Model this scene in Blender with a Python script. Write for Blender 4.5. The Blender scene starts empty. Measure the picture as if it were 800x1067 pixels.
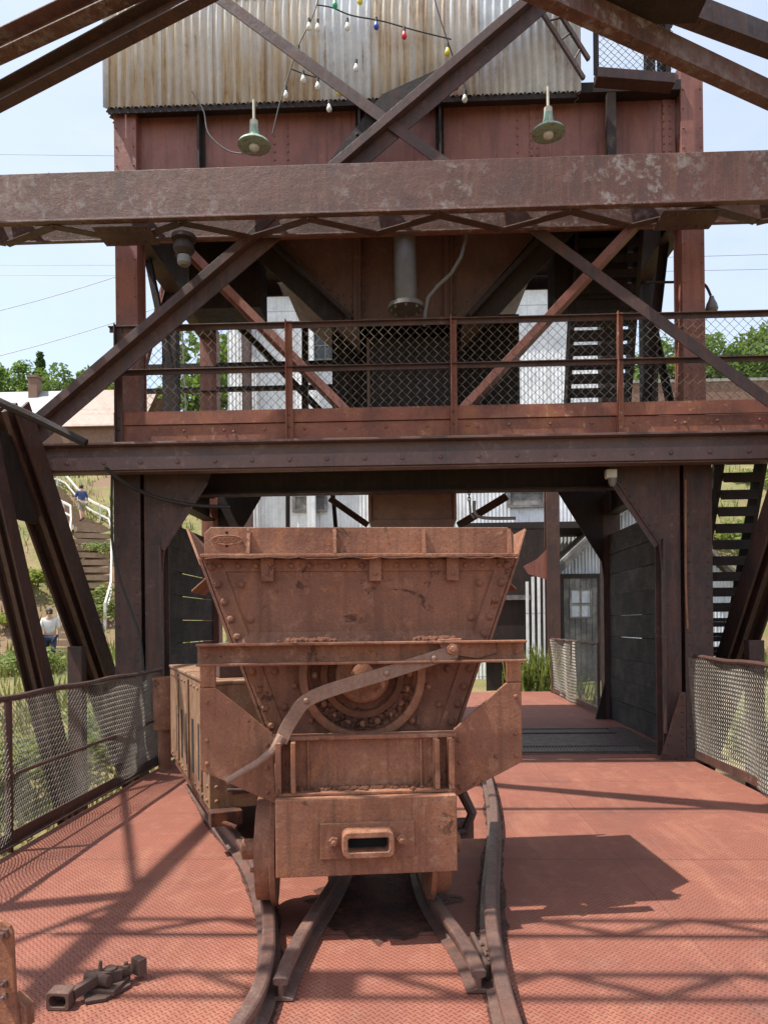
import bpy, bmesh, math, random
from mathutils import Vector, Matrix, Quaternion
random.seed(7)
R = math.radians
sc = bpy.context.scene
COL = sc.collection

# ------------------------------------------------------------------ camera, sky, sun, exposure
F_PX, CX, CY = 770.0, 400.0, 650.0
CAM = Vector((0, 0, 1.6))
YAW, ROLL = R(2.0), R(0.6)
Fv = Vector((-math.sin(YAW), math.cos(YAW), 0))
R0 = Vector((math.cos(YAW), math.sin(YAW), 0)); U0 = Vector((0, 0, 1))
Rv = R0*math.cos(ROLL) - U0*math.sin(ROLL)
Uv = U0*math.cos(ROLL) + R0*math.sin(ROLL)
cd = bpy.data.cameras.new('camera'); cam = bpy.data.objects.new('camera', cd); COL.objects.link(cam)
m = Matrix((Rv, Uv, -Fv)).transposed().to_4x4(); m.translation = CAM
cam.matrix_world = m
cd.sensor_fit = 'VERTICAL'; cd.sensor_height = 36; cd.sensor_width = 36
cd.lens = 36*F_PX/1067; cd.shift_y = (CY-533.5)/1067
cd.clip_start = 0.05; cd.clip_end = 3000
sc.camera = cam

LIGHT = Vector((0.48, 0.15, -1.0)).normalized()      # travelling direction of the sunlight
W = bpy.data.worlds.new('World'); sc.world = W; W.use_nodes = True
nt = W.node_tree; nt.nodes.clear()
wo = nt.nodes.new('ShaderNodeOutputWorld'); bg = nt.nodes.new('ShaderNodeBackground')
sky = nt.nodes.new('ShaderNodeTexSky'); sky.sky_type = 'NISHITA'; sky.sun_disc = False
sky.sun_elevation = math.asin(-LIGHT.z); sky.sun_rotation = math.atan2(-LIGHT.x, -LIGHT.y)
sky.air_density = 1.0; sky.dust_density = 1.6; sky.ozone_density = 1.0
tc = nt.nodes.new('ShaderNodeTexCoord'); mp = nt.nodes.new('ShaderNodeMapping'); mp.inputs['Scale'].default_value = (1.2, 1.2, 3.5)
cn = nt.nodes.new('ShaderNodeTexNoise'); cn.inputs['Scale'].default_value = 1.6; cn.inputs['Detail'].default_value = 7; cn.inputs['Roughness'].default_value = .62
cr = nt.nodes.new('ShaderNodeValToRGB'); cr.color_ramp.elements[0].position = .42; cr.color_ramp.elements[1].position = .75
cr.color_ramp.elements[0].color = (.5, .5, .5, 1); cr.color_ramp.elements[1].color = (.92, .92, .92, 1)
mx = nt.nodes.new('ShaderNodeMix'); mx.data_type = 'RGBA'
mx.inputs['B'].default_value = (2.75, 2.93, 3.15, 1)
L = nt.links.new
L(tc.outputs['Generated'], mp.inputs['Vector']); L(mp.outputs[0], cn.inputs['Vector']); L(cn.outputs['Fac'], cr.inputs['Fac'])
L(cr.outputs['Color'], mx.inputs['Factor']); L(sky.outputs[0], mx.inputs['A']); L(mx.outputs['Result'], bg.inputs['Color'])
bg.inputs['Strength'].default_value = 0.15
L(bg.outputs[0], wo.inputs['Surface'])
sl = bpy.data.lights.new('sun', 'SUN'); sl.energy = 3.3; sl.angle = R(0.53); sl.color = (1, .955, .88)
so = bpy.data.objects.new('sun', sl); COL.objects.link(so); so.location = (-20, -10, 40)
so.rotation_euler = LIGHT.to_track_quat('-Z', 'Y').to_euler()
vs = sc.view_settings; vs.view_transform = 'Standard'; vs.look = 'None'; vs.gamma = 1; vs.use_curve_mapping = False
vs.exposure = 1.15

# ------------------------------------------------------------------ helpers
def P(px, py, Y):
    d = Fv + Rv*((px-CX)/F_PX) + Uv*((CY-py)/F_PX)
    return CAM + d*((Y-CAM.y)/d.y)
def PXp(px, py, X):
    d = Fv + Rv*((px-CX)/F_PX) + Uv*((CY-py)/F_PX)
    return CAM + d*((X-CAM.x)/d.x)
def V(*a): return Vector(a)

# profiles (a = sideways, b = up)
def pI(h, b, tf=.025, tw=.02):
    H, B, w = h/2, b/2, tw/2
    return [(-B,-H),(B,-H),(B,-H+tf),(w,-H+tf),(w,H-tf),(B,H-tf),(B,H),(-B,H),(-B,H-tf),(-w,H-tf),(-w,-H+tf),(-B,-H+tf)]
def pC(h, b, t=.02, s=1):
    H = h/2
    p = [(0,-H),(b,-H),(b,-H+t),(t,-H+t),(t,H-t),(b,H-t),(b,H),(0,H)]
    return p if s > 0 else [(-x, y) for x, y in reversed(p)]
def pL(a, b, t=.015, sa=1, sb=1):
    p = [(0,0),(a,0),(a,t),(t,t),(t,b),(0,b)]
    p = [(x*sa, y*sb) for x, y in p]
    return p if sa*sb > 0 else p[::-1]
def pB(w, h): return [(-w/2,-h/2),(w/2,-h/2),(w/2,h/2),(-w/2,h/2)]

ORG = {}
class MB:
    def __init__(s): s.v = []; s.f = []
    def add(s, vs, fs):
        n = len(s.v); s.v += [Vector(p) for p in vs]; s.f += [tuple(i+n for i in f) for f in fs]
    def box(s, c, size, rz=0, M=None):
        c = Vector(c); x, y, z = (q/2 for q in size)
        q = [V(-x,-y,-z),V(x,-y,-z),V(x,y,-z),V(-x,y,-z),V(-x,-y,z),V(x,-y,z),V(x,y,z),V(-x,y,z)]
        mm = M if M else Matrix.Rotation(rz, 3, 'Z')
        s.add([mm@p+c for p in q], [(3,2,1,0),(4,5,6,7),(0,1,5,4),(1,2,6,5),(2,3,7,6),(3,0,4,7)])
    def b2(s, x0, x1, y0, y1, z0, z1): s.box(((x0+x1)/2,(y0+y1)/2,(z0+z1)/2), (abs(x1-x0),abs(y1-y0),abs(z1-z0)))
    def beam(s, p0, p1, prof, up=(0,0,1)):
        p0, p1 = Vector(p0), Vector(p1); t = (p1-p0).normalized(); up = Vector(up)
        a = t.cross(up)
        if a.length < 1e-4: a = t.cross(Vector((0,1,0)))
        a.normalize(); b = a.cross(t).normalized(); n = len(prof)
        vs = [p0+a*x+b*y for x, y in prof]+[p1+a*x+b*y for x, y in prof]
        fs = [(i,(i+1)%n,n+(i+1)%n,n+i) for i in range(n)]+[tuple(range(n-1,-1,-1)), tuple(range(n,2*n))]
        s.add(vs, fs)
    def tube(s, pts, r, n=8, cap=True):
        pts = [Vector(p) for p in pts]; rs = r if isinstance(r, (list, tuple)) else [r]*len(pts)
        ref = None; vs = []
        for i, p in enumerate(pts):
            t = (pts[min(i+1,len(pts)-1)]-pts[max(i-1,0)]).normalized()
            if ref is None:
                ref = t.cross(Vector((0,0,1)));
                if ref.length < .05: ref = t.cross(Vector((1,0,0)))
            a = ref - t*ref.dot(t); a.normalize(); ref = a; b = t.cross(a)
            for k in range(n):
                th = 2*math.pi*k/n; vs.append(p+(a*math.cos(th)+b*math.sin(th))*rs[i])
        fs = []
        for i in range(len(pts)-1):
            for k in range(n):
                q = (k+1)%n; fs.append((i*n+k, i*n+q, (i+1)*n+q, (i+1)*n+k))
        if cap: fs += [tuple(range(n-1,-1,-1)), tuple((len(pts)-1)*n+k for k in range(n))]
        s.add(vs, fs)
    def lathe(s, c, axis, prof, n=20):          # prof: (radius, along)
        c = Vector(c); ax = Vector(axis).normalized(); a = ax.orthogonal().normalized(); b = ax.cross(a)
        vs = []; fs = []
        for r, h in prof:
            for k in range(n):
                th = 2*math.pi*k/n; vs.append(c+ax*h+(a*math.cos(th)+b*math.sin(th))*max(r,1e-4))
        for i in range(len(prof)-1):
            for k in range(n):
                q = (k+1)%n; fs.append((i*n+k,i*n+q,(i+1)*n+q,(i+1)*n+k))
        fs += [tuple(range(n-1,-1,-1)), tuple((len(prof)-1)*n+k for k in range(n))]
        s.add(vs, fs)
    def rivet(s, p, nrm, r=.018, n=6):
        s.lathe(p, nrm, [(r,-.004),(r*.9,r*.35),(r*.45,r*.7)], n)
    def nut(s, p, nrm, r=.025, h=.02):
        s.lathe(p, nrm, [(r,-.003),(r,h)], 6); s.lathe(p, nrm, [(r*.55,h),(r*.5,h*2)], 8)
    def prism(s, poly, off):
        poly = [Vector(p) for p in poly]; off = Vector(off); n = len(poly)
        s.add(poly+[p+off for p in poly], [tuple(range(n-1,-1,-1)), tuple(range(n,2*n))]+[(i,(i+1)%n,n+(i+1)%n,n+i) for i in range(n)])
    def rivets(s, p0, p1, n, nrm, r=.018):
        p0, p1 = Vector(p0), Vector(p1)
        for i in range(n): s.rivet(p0.lerp(p1, i/max(1,n-1)), nrm, r)
    def build(s, name, mat, parent=None, bevel=0, smooth=False, local=False):
        me = bpy.data.meshes.new(name); o = bpy.data.objects.new(name, me)
        if parent is None:
            lo = [min(p[i] for p in s.v) for i in range(3)]; hi = [max(p[i] for p in s.v) for i in range(3)]
            org = Vector(((lo[0]+hi[0])/2,(lo[1]+hi[1])/2,lo[2])); o.location = org
        elif local: org = Vector((0,0,0))
        else: org = ORG[parent.name]
        me.from_pydata([tuple(p-org) for p in s.v], [], s.f); me.materials.append(mat)
        bm = bmesh.new(); bm.from_mesh(me); bmesh.ops.recalc_face_normals(bm, faces=bm.faces)
        if smooth:
            for f in bm.faces: f.smooth = True
            for e in bm.edges:
                if len(e.link_faces) == 2 and e.calc_face_angle(0) > R(38): e.smooth = False
        bm.to_mesh(me); bm.free()
        COL.objects.link(o)
        if parent is not None: o.parent = parent
        ORG[o.name] = org
        if bevel:
            b = o.modifiers.new('bevel', 'BEVEL'); b.width = bevel; b.segments = 2; b.limit_method = 'ANGLE'; b.angle_limit = R(50); b.harden_normals = False
        return o
def tag(o, label=None, cat=None, group=None, kind=None):
    if label: o['label'] = label
    if cat: o['category'] = cat
    if group: o['group'] = group
    if kind: o['kind'] = kind
    return o
def thing(name, loc, label, cat, rz=0, group=None):
    o = bpy.data.objects.new(name, None); COL.objects.link(o); o.location = loc; o.rotation_euler = (0,0,rz)
    o.empty_display_size = .2; ORG[o.name] = Vector(loc)
    return tag(o, label, cat, group)
def copy_tree(o, parent=None):
    c = o.copy(); COL.objects.link(c); c.parent = parent
    for ch in list(o.children): copy_tree(ch, c)
    return c

# ------------------------------------------------------------------ materials
def newmat(name):
    ma = bpy.data.materials.new(name); ma.use_nodes = True; n = ma.node_tree
    return ma, n, n.nodes['Principled BSDF']
def coords(n, scale=(1,1,1), rnd=True, src='Object'):
    tc = n.nodes.new('ShaderNodeTexCoord'); mp = n.nodes.new('ShaderNodeMapping'); mp.inputs['Scale'].default_value = scale
    n.links.new(tc.outputs[src], mp.inputs['Vector'])
    if rnd:
        oi = n.nodes.new('ShaderNodeObjectInfo'); mu = n.nodes.new('ShaderNodeMath'); mu.operation = 'MULTIPLY'; mu.inputs[1].default_value = 37
        n.links.new(oi.outputs['Random'], mu.inputs[0]); n.links.new(mu.outputs[0], mp.inputs['Location'])
    return mp.outputs[0]
def noise(n, vec, scale, detail=5, rough=.6, dist=0):
    t = n.nodes.new('ShaderNodeTexNoise'); t.inputs['Scale'].default_value = scale; t.inputs['Detail'].default_value = detail
    t.inputs['Roughness'].default_value = rough; t.inputs['Distortion'].default_value = dist
    n.links.new(vec, t.inputs['Vector']); return t.outputs['Fac']
def ramp(n, fac, stops):
    r = n.nodes.new('ShaderNodeValToRGB'); e = r.color_ramp.elements
    while len(e) < len(stops): e.new(.5)
    for el, (p, c) in zip(e, stops): el.position = p; el.color = (c if len(c) == 4 else (*c, 1)) if hasattr(c, '__len__') else (c, c, c, 1)
    n.links.new(fac, r.inputs['Fac']); return r.outputs['Color']
def mix(n, fac, a, b, mode='MIX'):
    x = n.nodes.new('ShaderNodeMix'); x.data_type = 'RGBA'; x.blend_type = mode
    for s, v in (('Factor', fac), ('A', a), ('B', b)):
        if hasattr(v, 'is_output'): n.links.new(v, x.inputs[s])
        elif s == 'Factor': x.inputs[s].default_value = v
        else: x.inputs[s].default_value = (*v, 1)
    return x.outputs['Result']
def bump(n, bsdf, h, strength=.3, dist=.01):
    b = n.nodes.new('ShaderNodeBump'); b.inputs['Strength'].default_value = strength; b.inputs['Distance'].default_value = dist
    n.links.new(h, b.inputs['Height']); n.links.new(b.outputs[0], bsdf.inputs['Normal'])
def math_(n, op, a, b=None):
    x = n.nodes.new('ShaderNodeMath'); x.operation = op
    for i, v in enumerate((a, b)):
        if v is None: continue
        if hasattr(v, 'is_output'): n.links.new(v, x.inputs[i])
        else: x.inputs[i].default_value = v
    return x.outputs[0]
def rust(name, base, dark, light, lp=.62, dp=.45, scale=1.6, rough=.72, b=.35, streak=None, metallic=0, spec=.3, pit=None, orange=None):
    ma, n, bs = newmat(name); v = coords(n)
    big = noise(n, v, scale, 6, .65, .3); mid = noise(n, v, scale*6, 7, .72); fine = noise(n, v, 85, 5, .75); msk = noise(n, v, scale*.7, 3, .5)
    c = mix(n, ramp(n, big, [(dp-.10, 1.0), (dp+.10, 0.0)]), base, dark)
    if orange:
        on = noise(n, coords(n, (2.2, 2.2, .8)), scale*1.7, 6, .7, .8)
        c = mix(n, ramp(n, on, [(.50, 0.0), (.66, .8)]), c, orange)
    sm = math_(n, 'ADD', math_(n, 'MULTIPLY', big, .3), math_(n, 'MULTIPLY', mid, .7))
    lf = math_(n, 'MULTIPLY', ramp(n, sm, [(lp-.05, 0.0), (lp+.03, 1.0)]), ramp(n, msk, [(.38, .12), (.58, 1.0)]))
    c = mix(n, lf, c, light)
    if streak:
        sv = coords(n, (9, 9, .55)); sn = noise(n, sv, 2.2, 6, .65)
        c = mix(n, ramp(n, sn, [(.50, 0.0), (.66, .85)]), c, streak)
    if pit:
        pn = noise(n, v, 3.4, 8, .78, .6); pf = ramp(n, pn, [(.60, 0.0), (.64, .85)])
        c = mix(n, pf, c, pit)
    c = mix(n, .55, c, ramp(n, fine, [(.3, .30), (.66, 1.0)]), 'MULTIPLY')
    n.links.new(c, bs.inputs['Base Color']); bs.inputs['Metallic'].default_value = metallic; bs.inputs['Specular IOR Level'].default_value = spec
    n.links.new(ramp(n, mid, [(.3, rough-.2), (.7, min(1, rough+.15))]), bs.inputs['Roughness'])
    h = math_(n, 'ADD', math_(n, 'ADD', fine, math_(n, 'MULTIPLY', mid, 1.8)), math_(n, 'MULTIPLY', big, 1.5))
    if pit: h = math_(n, 'SUBTRACT', h, pf)
    bump(n, bs, h, b, .007)
    return ma
def plain(name, c, rough=.6, metallic=0, var=.25, scale=8):
    ma, n, bs = newmat(name); v = coords(n); f = noise(n, v, scale, 5, .65)
    k = ramp(n, f, [(.3, 1-var), (.7, 1+0.0)])
    n.links.new(mix(n, 1.0, c, k, 'MULTIPLY'), bs.inputs['Base Color'])
    bs.inputs['Roughness'].default_value = rough; bs.inputs['Metallic'].default_value = metallic
    bump(n, bs, noise(n, v, 60, 3), .15, .004)
    return ma
M = {}
M['car'] = rust('rusty_ochre_steel', (.34,.148,.083), (.225,.092,.054), (.45,.24,.15), lp=.57, scale=2.2, rough=.72, b=.55, streak=(.22,.095,.052), pit=(.085,.032,.020), spec=.4, orange=(.41,.165,.075))
M['hopperplate'] = rust('pitted_brown_hopper_steel', (.27,.115,.068), (.165,.068,.042), (.38,.19,.12), lp=.58, scale=1.8, rough=.72, b=.6, streak=(.19,.078,.045), pit=(.075,.030,.020), spec=.4, orange=(.36,.15,.07))
M['lever'] = rust('pale_worn_bar', (.33,.20,.14), (.25,.14,.095), (.42,.28,.2), rough=.6, b=.3, streak=(.26,.13,.08), spec=.5)
M['car_dark'] = rust('dark_rust_and_shade', (.17,.07,.040), (.07,.03,.022), (.30,.14,.08), rough=.85, b=.8, orange=(.26,.10,.045))  # darker rust for gear and ore; also paints recess shade on the drum
M['loco'] = rust('faded_yellow_paint', (.31,.180,.108), (.20,.098,.058), (.40,.265,.17), lp=.57, rough=.7, b=.35, streak=(.20,.10,.055), pit=(.12,.05,.03), orange=(.34,.19,.09))
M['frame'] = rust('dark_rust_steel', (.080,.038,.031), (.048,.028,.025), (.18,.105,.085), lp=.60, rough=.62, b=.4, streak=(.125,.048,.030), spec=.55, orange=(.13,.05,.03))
M['black'] = rust('near_black_steel', (.042,.028,.025), (.026,.020,.019), (.10,.062,.05), lp=.62, rough=.66, b=.4, streak=(.062,.034,.026))  # near-black steel tone shared by members, plates and floors
M['beam'] = rust('flaking_painted_steel', (.160,.066,.050), (.105,.053,.046), (.33,.28,.27), lp=.555, dp=.45, scale=1.5, rough=.58, b=.5, spec=.5, streak=(.215,.095,.062))
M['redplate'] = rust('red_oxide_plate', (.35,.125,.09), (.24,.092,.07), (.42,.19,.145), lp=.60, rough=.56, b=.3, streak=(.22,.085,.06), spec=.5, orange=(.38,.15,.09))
M['wbeam'] = rust('purple_brown_steel', (.16,.085,.073), (.105,.062,.055), (.27,.18,.16), lp=.58, rough=.55, b=.4, spec=.55, streak=(.19,.085,.06))
M['steelfloor'] = rust('dark_grey_floor', (.13,.085,.075), (.09,.066,.062), (.20,.15,.14), rough=.5, b=.3, spec=.5)
M['toe'] = rust('red_toe_board', (.33,.115,.072), (.19,.078,.058), (.55,.36,.24), lp=.60, rough=.65, b=.4, orange=(.40,.16,.075))
M['hopper'] = rust('brown_bin_plate', (.17,.083,.065), (.11,.058,.047), (.25,.15,.12), lp=.6, rough=.6, b=.4, streak=(.21,.085,.055), spec=.5)
M['chute'] = rust('rusty_chute_plate', (.30,.18,.145), (.20,.115,.095), (.40,.28,.24), rough=.65, b=.4)
M['rail'] = rust('worn_rail_steel', (.155,.090,.072), (.105,.06,.05), (.25,.165,.14), lp=.58, rough=.42, b=.35, spec=.6, orange=(.21,.10,.07))
M['railside'] = rust('rail_flank_rust', (.15,.088,.068), (.085,.053,.043), (.24,.15,.12), rough=.72, b=.5)
M['wire'] = plain('galvanised_wire', (.27,.235,.19), .5, .25, .5, 14)
M['wire_dark'] = plain('weathered_wire', (.23,.20,.165), .55, .2, .5, 10)
M['hole_shade'] = plain('unlit_black_interior', (.008,.007,.007), .9)  # flat black that paints in the shade of holes and slots
M['lampgreen'] = rust('green_enamel', (.40,.56,.44), (.33,.47,.37), (.58,.68,.58), lp=.66, rough=.4, b=.1, streak=(.25,.16,.09))
M['lampwhite'] = plain('aged_white_enamel', (.6,.55,.44), .5)
M['bulbwhite'] = plain('frosted_bulb_glass', (.8,.77,.68), .25, 0, .1)
for k, c in dict(red=(.65,.03,.05), green=(.02,.38,.16), blue=(.03,.08,.45), yellow=(.75,.62,.06)).items():
    M['bulb'+k] = plain('painted_bulb_'+k, c, .3, 0, .1)
M['cable'] = plain('black_cable', (.03,.028,.027), .6)
M['conduit'] = plain('grey_conduit', (.22,.20,.19), .5, .3)
M['skin'] = plain('skin', (.55,.33,.24), .5, 0, .1)
M['hair'] = plain('dark_hair', (.03,.02,.015), .6)
M['shirtblue'] = plain('blue_cotton', (.05,.08,.20), .85)
M['shirtwhite'] = plain('white_cotton', (.75,.73,.72), .85)
M['shorts'] = plain('khaki_cotton', (.33,.30,.22), .85)
M['jeans'] = plain('dark_denim', (.03,.04,.08), .85)
M['shoe'] = plain('dark_shoe', (.04,.035,.03), .6)
M['bag'] = plain('maroon_bag', (.16,.02,.05), .7)
M['handrail'] = plain('pale_painted_timber', (.62,.60,.54), .7, 0, .3)
M['tread'] = plain('weathered_tread', (.36,.25,.17), .85, 0, .4)
M['brick'] = plain('faded_brick', (.26,.15,.11), .9, 0, .4)
M['trunk'] = plain('bark', (.07,.05,.04), .9)
M['glass'] = plain('dusty_glass', (.06,.07,.075), .2, 0, .3)
M['concrete'] = plain('footing_concrete', (.33,.31,.28), .9)

def leafmat(name, a, b):
    ma, n, bs = newmat(name); v = coords(n, rnd=False)
    c = mix(n, ramp(n, noise(n, v, .9, 5), [(.38, 0.0), (.62, 1.0)]), a, b)
    g = n.nodes.new('ShaderNodeNewGeometry'); rn = ramp(n, g.outputs['Random Per Island'], [(0, .65), (1, 1.0)])
    n.links.new(mix(n, 1.0, c, rn, 'MULTIPLY'), bs.inputs['Base Color']); bs.inputs['Roughness'].default_value = .6
    bs.inputs['Specular IOR Level'].default_value = .25
    tr = n.nodes.new('ShaderNodeBsdfTranslucent'); tr.inputs['Color'].default_value = (b[0]*1.6, b[1]*1.6, b[2], 1)
    ms = n.nodes.new('ShaderNodeMixShader'); ms.inputs[0].default_value = .3
    out = n.nodes['Material Output']; n.links.new(bs.outputs[0], ms.inputs[1]); n.links.new(tr.outputs[0], ms.inputs[2]); n.links.new(ms.outputs[0], out.inputs['Surface'])
    return ma
M['leaf'] = leafmat('tree_leaves', (.07,.13,.035), (.15,.23,.06))
M['leafdark'] = leafmat('conifer_needles', (.04,.075,.03), (.075,.13,.05))
M['bushleaf'] = leafmat('bush_leaves', (.13,.19,.045), (.24,.27,.08))
M['grassblade'] = leafmat('grass_blades', (.25,.20,.075), (.13,.17,.045))

def corrug(name, base, rustc, amount, yellow, sheet=.62, grad=.0):
    ma, n, bs = newmat(name); v = coords(n, rnd=False); sv = coords(n, (6, 6, .30), rnd=False)
    sp = n.nodes.new('ShaderNodeSeparateXYZ'); n.links.new(v, sp.inputs[0])
    q = math_(n, 'MULTIPLY', math_(n, 'ADD', math_(n, 'ADD', sp.outputs[0], sp.outputs[1]), 50.0), 1/sheet)
    wn = n.nodes.new('ShaderNodeTexWhiteNoise'); wn.noise_dimensions = '1D'; n.links.new(math_(n, 'FLOOR', q), wn.inputs['W'])
    sid = wn.outputs['Value']; lap = ramp(n, math_(n, 'FRACT', q), [(.0, 1.0), (.035, 0.0)])
    zl = ramp(n, math_(n, 'ABSOLUTE', math_(n, 'SUBTRACT', math_(n, 'FRACT', math_(n, 'MULTIPLY', sp.outputs[2], 1/1.83)), .5)), [(.488, 0.0), (.498, 1.0)])
    fine = noise(n, v, 45, 4, .7); st = noise(n, sv, 2.5, 7, .7); bl = noise(n, v, 2.5, 7, .72)
    c = mix(n, ramp(n, bl, [(.40, 0.0), (.66, 1.0)]), base, (base[0]*.72, base[1]*.73, base[2]*.75))
    yf_ = math_(n, 'MULTIPLY', ramp(n, math_(n, 'SUBTRACT', sid, math_(n, 'MULTIPLY', sp.outputs[0], grad)), [(.70, 0.0), (.80, .85)]), ramp(n, st, [(.38, .1), (.56, amount)]))
    c = mix(n, yf_, c, yellow)
    s2 = math_(n, 'ADD', math_(n, 'ADD', math_(n, 'MULTIPLY', st, .7), math_(n, 'MULTIPLY', bl, .3)), math_(n, 'MULTIPLY', sid, .06))
    c = mix(n, ramp(n, s2, [(.595, 0.0), (.665, amount)]), c, rustc)
    c = mix(n, math_(n, 'MULTIPLY', math_(n, 'MAXIMUM', lap, zl), .65), c, (rustc[0]*.6, rustc[1]*.6, rustc[2]*.6))
    c = mix(n, .18, c, ramp(n, fine, [(.3, .4), (.7, 1.0)]), 'MULTIPLY')
    n.links.new(c, bs.inputs['Base Color']); bs.inputs['Roughness'].default_value = .5
    bump(n, bs, fine, .2, .004)
    return ma
M['corr'] = corrug('rust_streaked_corrugated_iron', (.90,.92,.95), (.36,.19,.085), .9, (.64,.45,.22), grad=.07)
M['corrwhite'] = corrug('whitewashed_corrugated_iron', (.90,.91,.92), (.45,.38,.32), .4, (.66,.63,.57))
M['corrgrey'] = corrug('weathered_grey_iron', (.68,.71,.75), (.20,.21,.23), .7, (.45,.47,.50))
M['roofrust'] = corrug('rusted_roof_sheet', (.30,.20,.15), (.22,.075,.04), .9, (.27,.11,.055))
M['roofgrey'] = corrug('grey_roof_sheet', (.30,.30,.31), (.22,.17,.15), .4, (.27,.25,.24))

def wood(name, a, b):
    ma, n, bs = newmat(name); v = coords(n, (1,1,1)); g = coords(n, (1.2, 1.2, 14)); st = noise(n, g, 3, 6, .65); bl = noise(n, v, 2.2, 6, .7)
    c = mix(n, ramp(n, st, [(.35, 0.0), (.65, 1.0)]), a, b); c = mix(n, ramp(n, bl, [(.46, 0.0), (.68, .8)]), c, (b[0]*2.4, b[1]*2.3, b[2]*2.2)); oi = n.nodes.new('ShaderNodeObjectInfo'); c = mix(n, 1.0, c, ramp(n, oi.outputs['Random'], [(0, .45), (1, 1.0)]), 'MULTIPLY')
    n.links.new(c, bs.inputs['Base Color']); bs.inputs['Roughness'].default_value = .85; bump(n, bs, st, .4, .006)
    return ma
M['plank'] = wood('near_black_planks', (.014,.012,.011), (.060,.055,.050))  # near-black boards with greyer weathered patches
M['greywood'] = wood('silvered_boards', (.16,.15,.14), (.24,.23,.22))

def deckmat():
    ma, n, bs = newmat('red_tread_plate'); v = coords(n, rnd=False)
    s = .026
    mp = n.nodes.new('ShaderNodeMapping'); mp.inputs['Scale'].default_value = (1/s, 1/s, 1/s); mp.inputs['Rotation'].default_value = (0,0,R(45)); n.links.new(v, mp.inputs['Vector'])
    sx = n.nodes.new('ShaderNodeSeparateXYZ'); n.links.new(mp.outputs[0], sx.inputs[0])
    par = math_(n, 'ABSOLUTE', math_(n, 'MODULO', math_(n, 'ADD', math_(n, 'FLOOR', sx.outputs[0]), math_(n, 'FLOOR', sx.outputs[1])), 2))
    u = math_(n, 'ABSOLUTE', math_(n, 'SUBTRACT', math_(n, 'FRACT', math_(n, 'ADD', sx.outputs[0], 400)), .5))
    w = math_(n, 'ABSOLUTE', math_(n, 'SUBTRACT', math_(n, 'FRACT', math_(n, 'ADD', sx.outputs[1], 400)), .5))
    def lerp(a, b, t): return math_(n, 'ADD', math_(n, 'MULTIPLY', a, math_(n, 'SUBTRACT', 1, t)), math_(n, 'MULTIPLY', b, t))
    al, ac = lerp(u, w, par), lerp(w, u, par)
    h = math_(n, 'MULTIPLY', ramp(n, ac, [(.08, 1.0), (.20, 0.0)]), ramp(n, al, [(.36, 1.0), (.46, 0.0)]))
    big = noise(n, v, .8, 6, .65); mid = noise(n, v, 7, 6, .7); fine = noise(n, v, 60, 3)
    c = mix(n, ramp(n, big, [(.36, 0.0), (.66, 1.0)]), (.300,.107,.069), (.228,.083,.057))
    c = mix(n, ramp(n, mid, [(.52, 0.0), (.72, .7)]), c, (.37,.17,.115))
    wear = noise(n, coords(n, (2.4, .5, 1), rnd=False), 1.3, 7, .7, .4)
    c = mix(n, ramp(n, wear, [(.52, 0.0), (.68, .7)]), c, (.38,.16,.10))
    spt = noise(n, v, 26, 4, .8); c = mix(n, ramp(n, spt, [(.66, 0.0), (.72, .8)]), c, (.10,.05,.04))
    c = mix(n, ramp(n, math_(n, 'ADD', math_(n, 'MULTIPLY', big, .5), math_(n, 'MULTIPLY', mid, .5)), [(.56, 0.0), (.68, .75)]), c, (.13,.062,.047))
    c = mix(n, math_(n, 'MULTIPLY', h, .45), c, (.13,.045,.034))
    c = mix(n, .25, c, ramp(n, fine, [(.3, .5), (.7, 1.0)]), 'MULTIPLY')
    # plate joints
    sp = n.nodes.new('ShaderNodeSeparateXYZ'); n.links.new(v, sp.inputs[0])
    jy = math_(n, 'ABSOLUTE', math_(n, 'SUBTRACT', math_(n, 'FRACT', math_(n, 'MULTIPLY', math_(n, 'ADD', sp.outputs[1], 100.4), 1/1.22)), .5))
    jx = math_(n, 'ABSOLUTE', math_(n, 'SUBTRACT', math_(n, 'FRACT', math_(n, 'MULTIPLY', math_(n, 'ADD', sp.outputs[0], 100.9), 1/3.1)), .5))
    j = math_(n, 'MAXIMUM', ramp(n, jy, [(.4925, 0.0), (.4965, 1.0)]), ramp(n, jx, [(.4991, 0.0), (.4996, .5)]))
    c = mix(n, math_(n, 'MULTIPLY', j, .55), c, (.07,.035,.028))
    n.links.new(c, bs.inputs['Base Color']); bs.inputs['Roughness'].default_value = .62; bs.inputs['Specular IOR Level'].default_value = .4
    hh = math_(n, 'SUBTRACT', math_(n, 'ADD', h, math_(n, 'MULTIPLY', mid, .25)), math_(n, 'MULTIPLY', j, .8))
    bump(n, bs, hh, .9, .005)
    return ma
M['deck'] = deckmat()
def groundmat():
    ma, n, bs = newmat('dry_grass_and_red_earth'); v = coords(n, rnd=False)
    a = noise(n, v, .16, 7, .65, .4); b = noise(n, v, .45, 7, .7); f = noise(n, v, 9, 6, .75)
    c = mix(n, ramp(n, b, [(.40, 0.0), (.60, 1.0)]), (.30,.235,.10), (.17,.175,.055))
    c = mix(n, ramp(n, a, [(.52, 0.0), (.60, 1.0)]), c, (.25,.15,.095))
    c = mix(n, .6, c, ramp(n, f, [(.3, .4), (.7, 1.0)]), 'MULTIPLY')
    n.links.new(c, bs.inputs['Base Color']); bs.inputs['Roughness'].default_value = .95; bump(n, bs, f, .8, .08)
    return ma
M['ground'] = groundmat()
M['grime'] = plain('oily_grime', (.055,.034,.027), .6, 0, .6, 20)
n_ = M['grime'].node_tree; tp_ = n_.nodes.new('ShaderNodeBsdfTransparent'); ms_ = n_.nodes.new('ShaderNodeMixShader')
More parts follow.
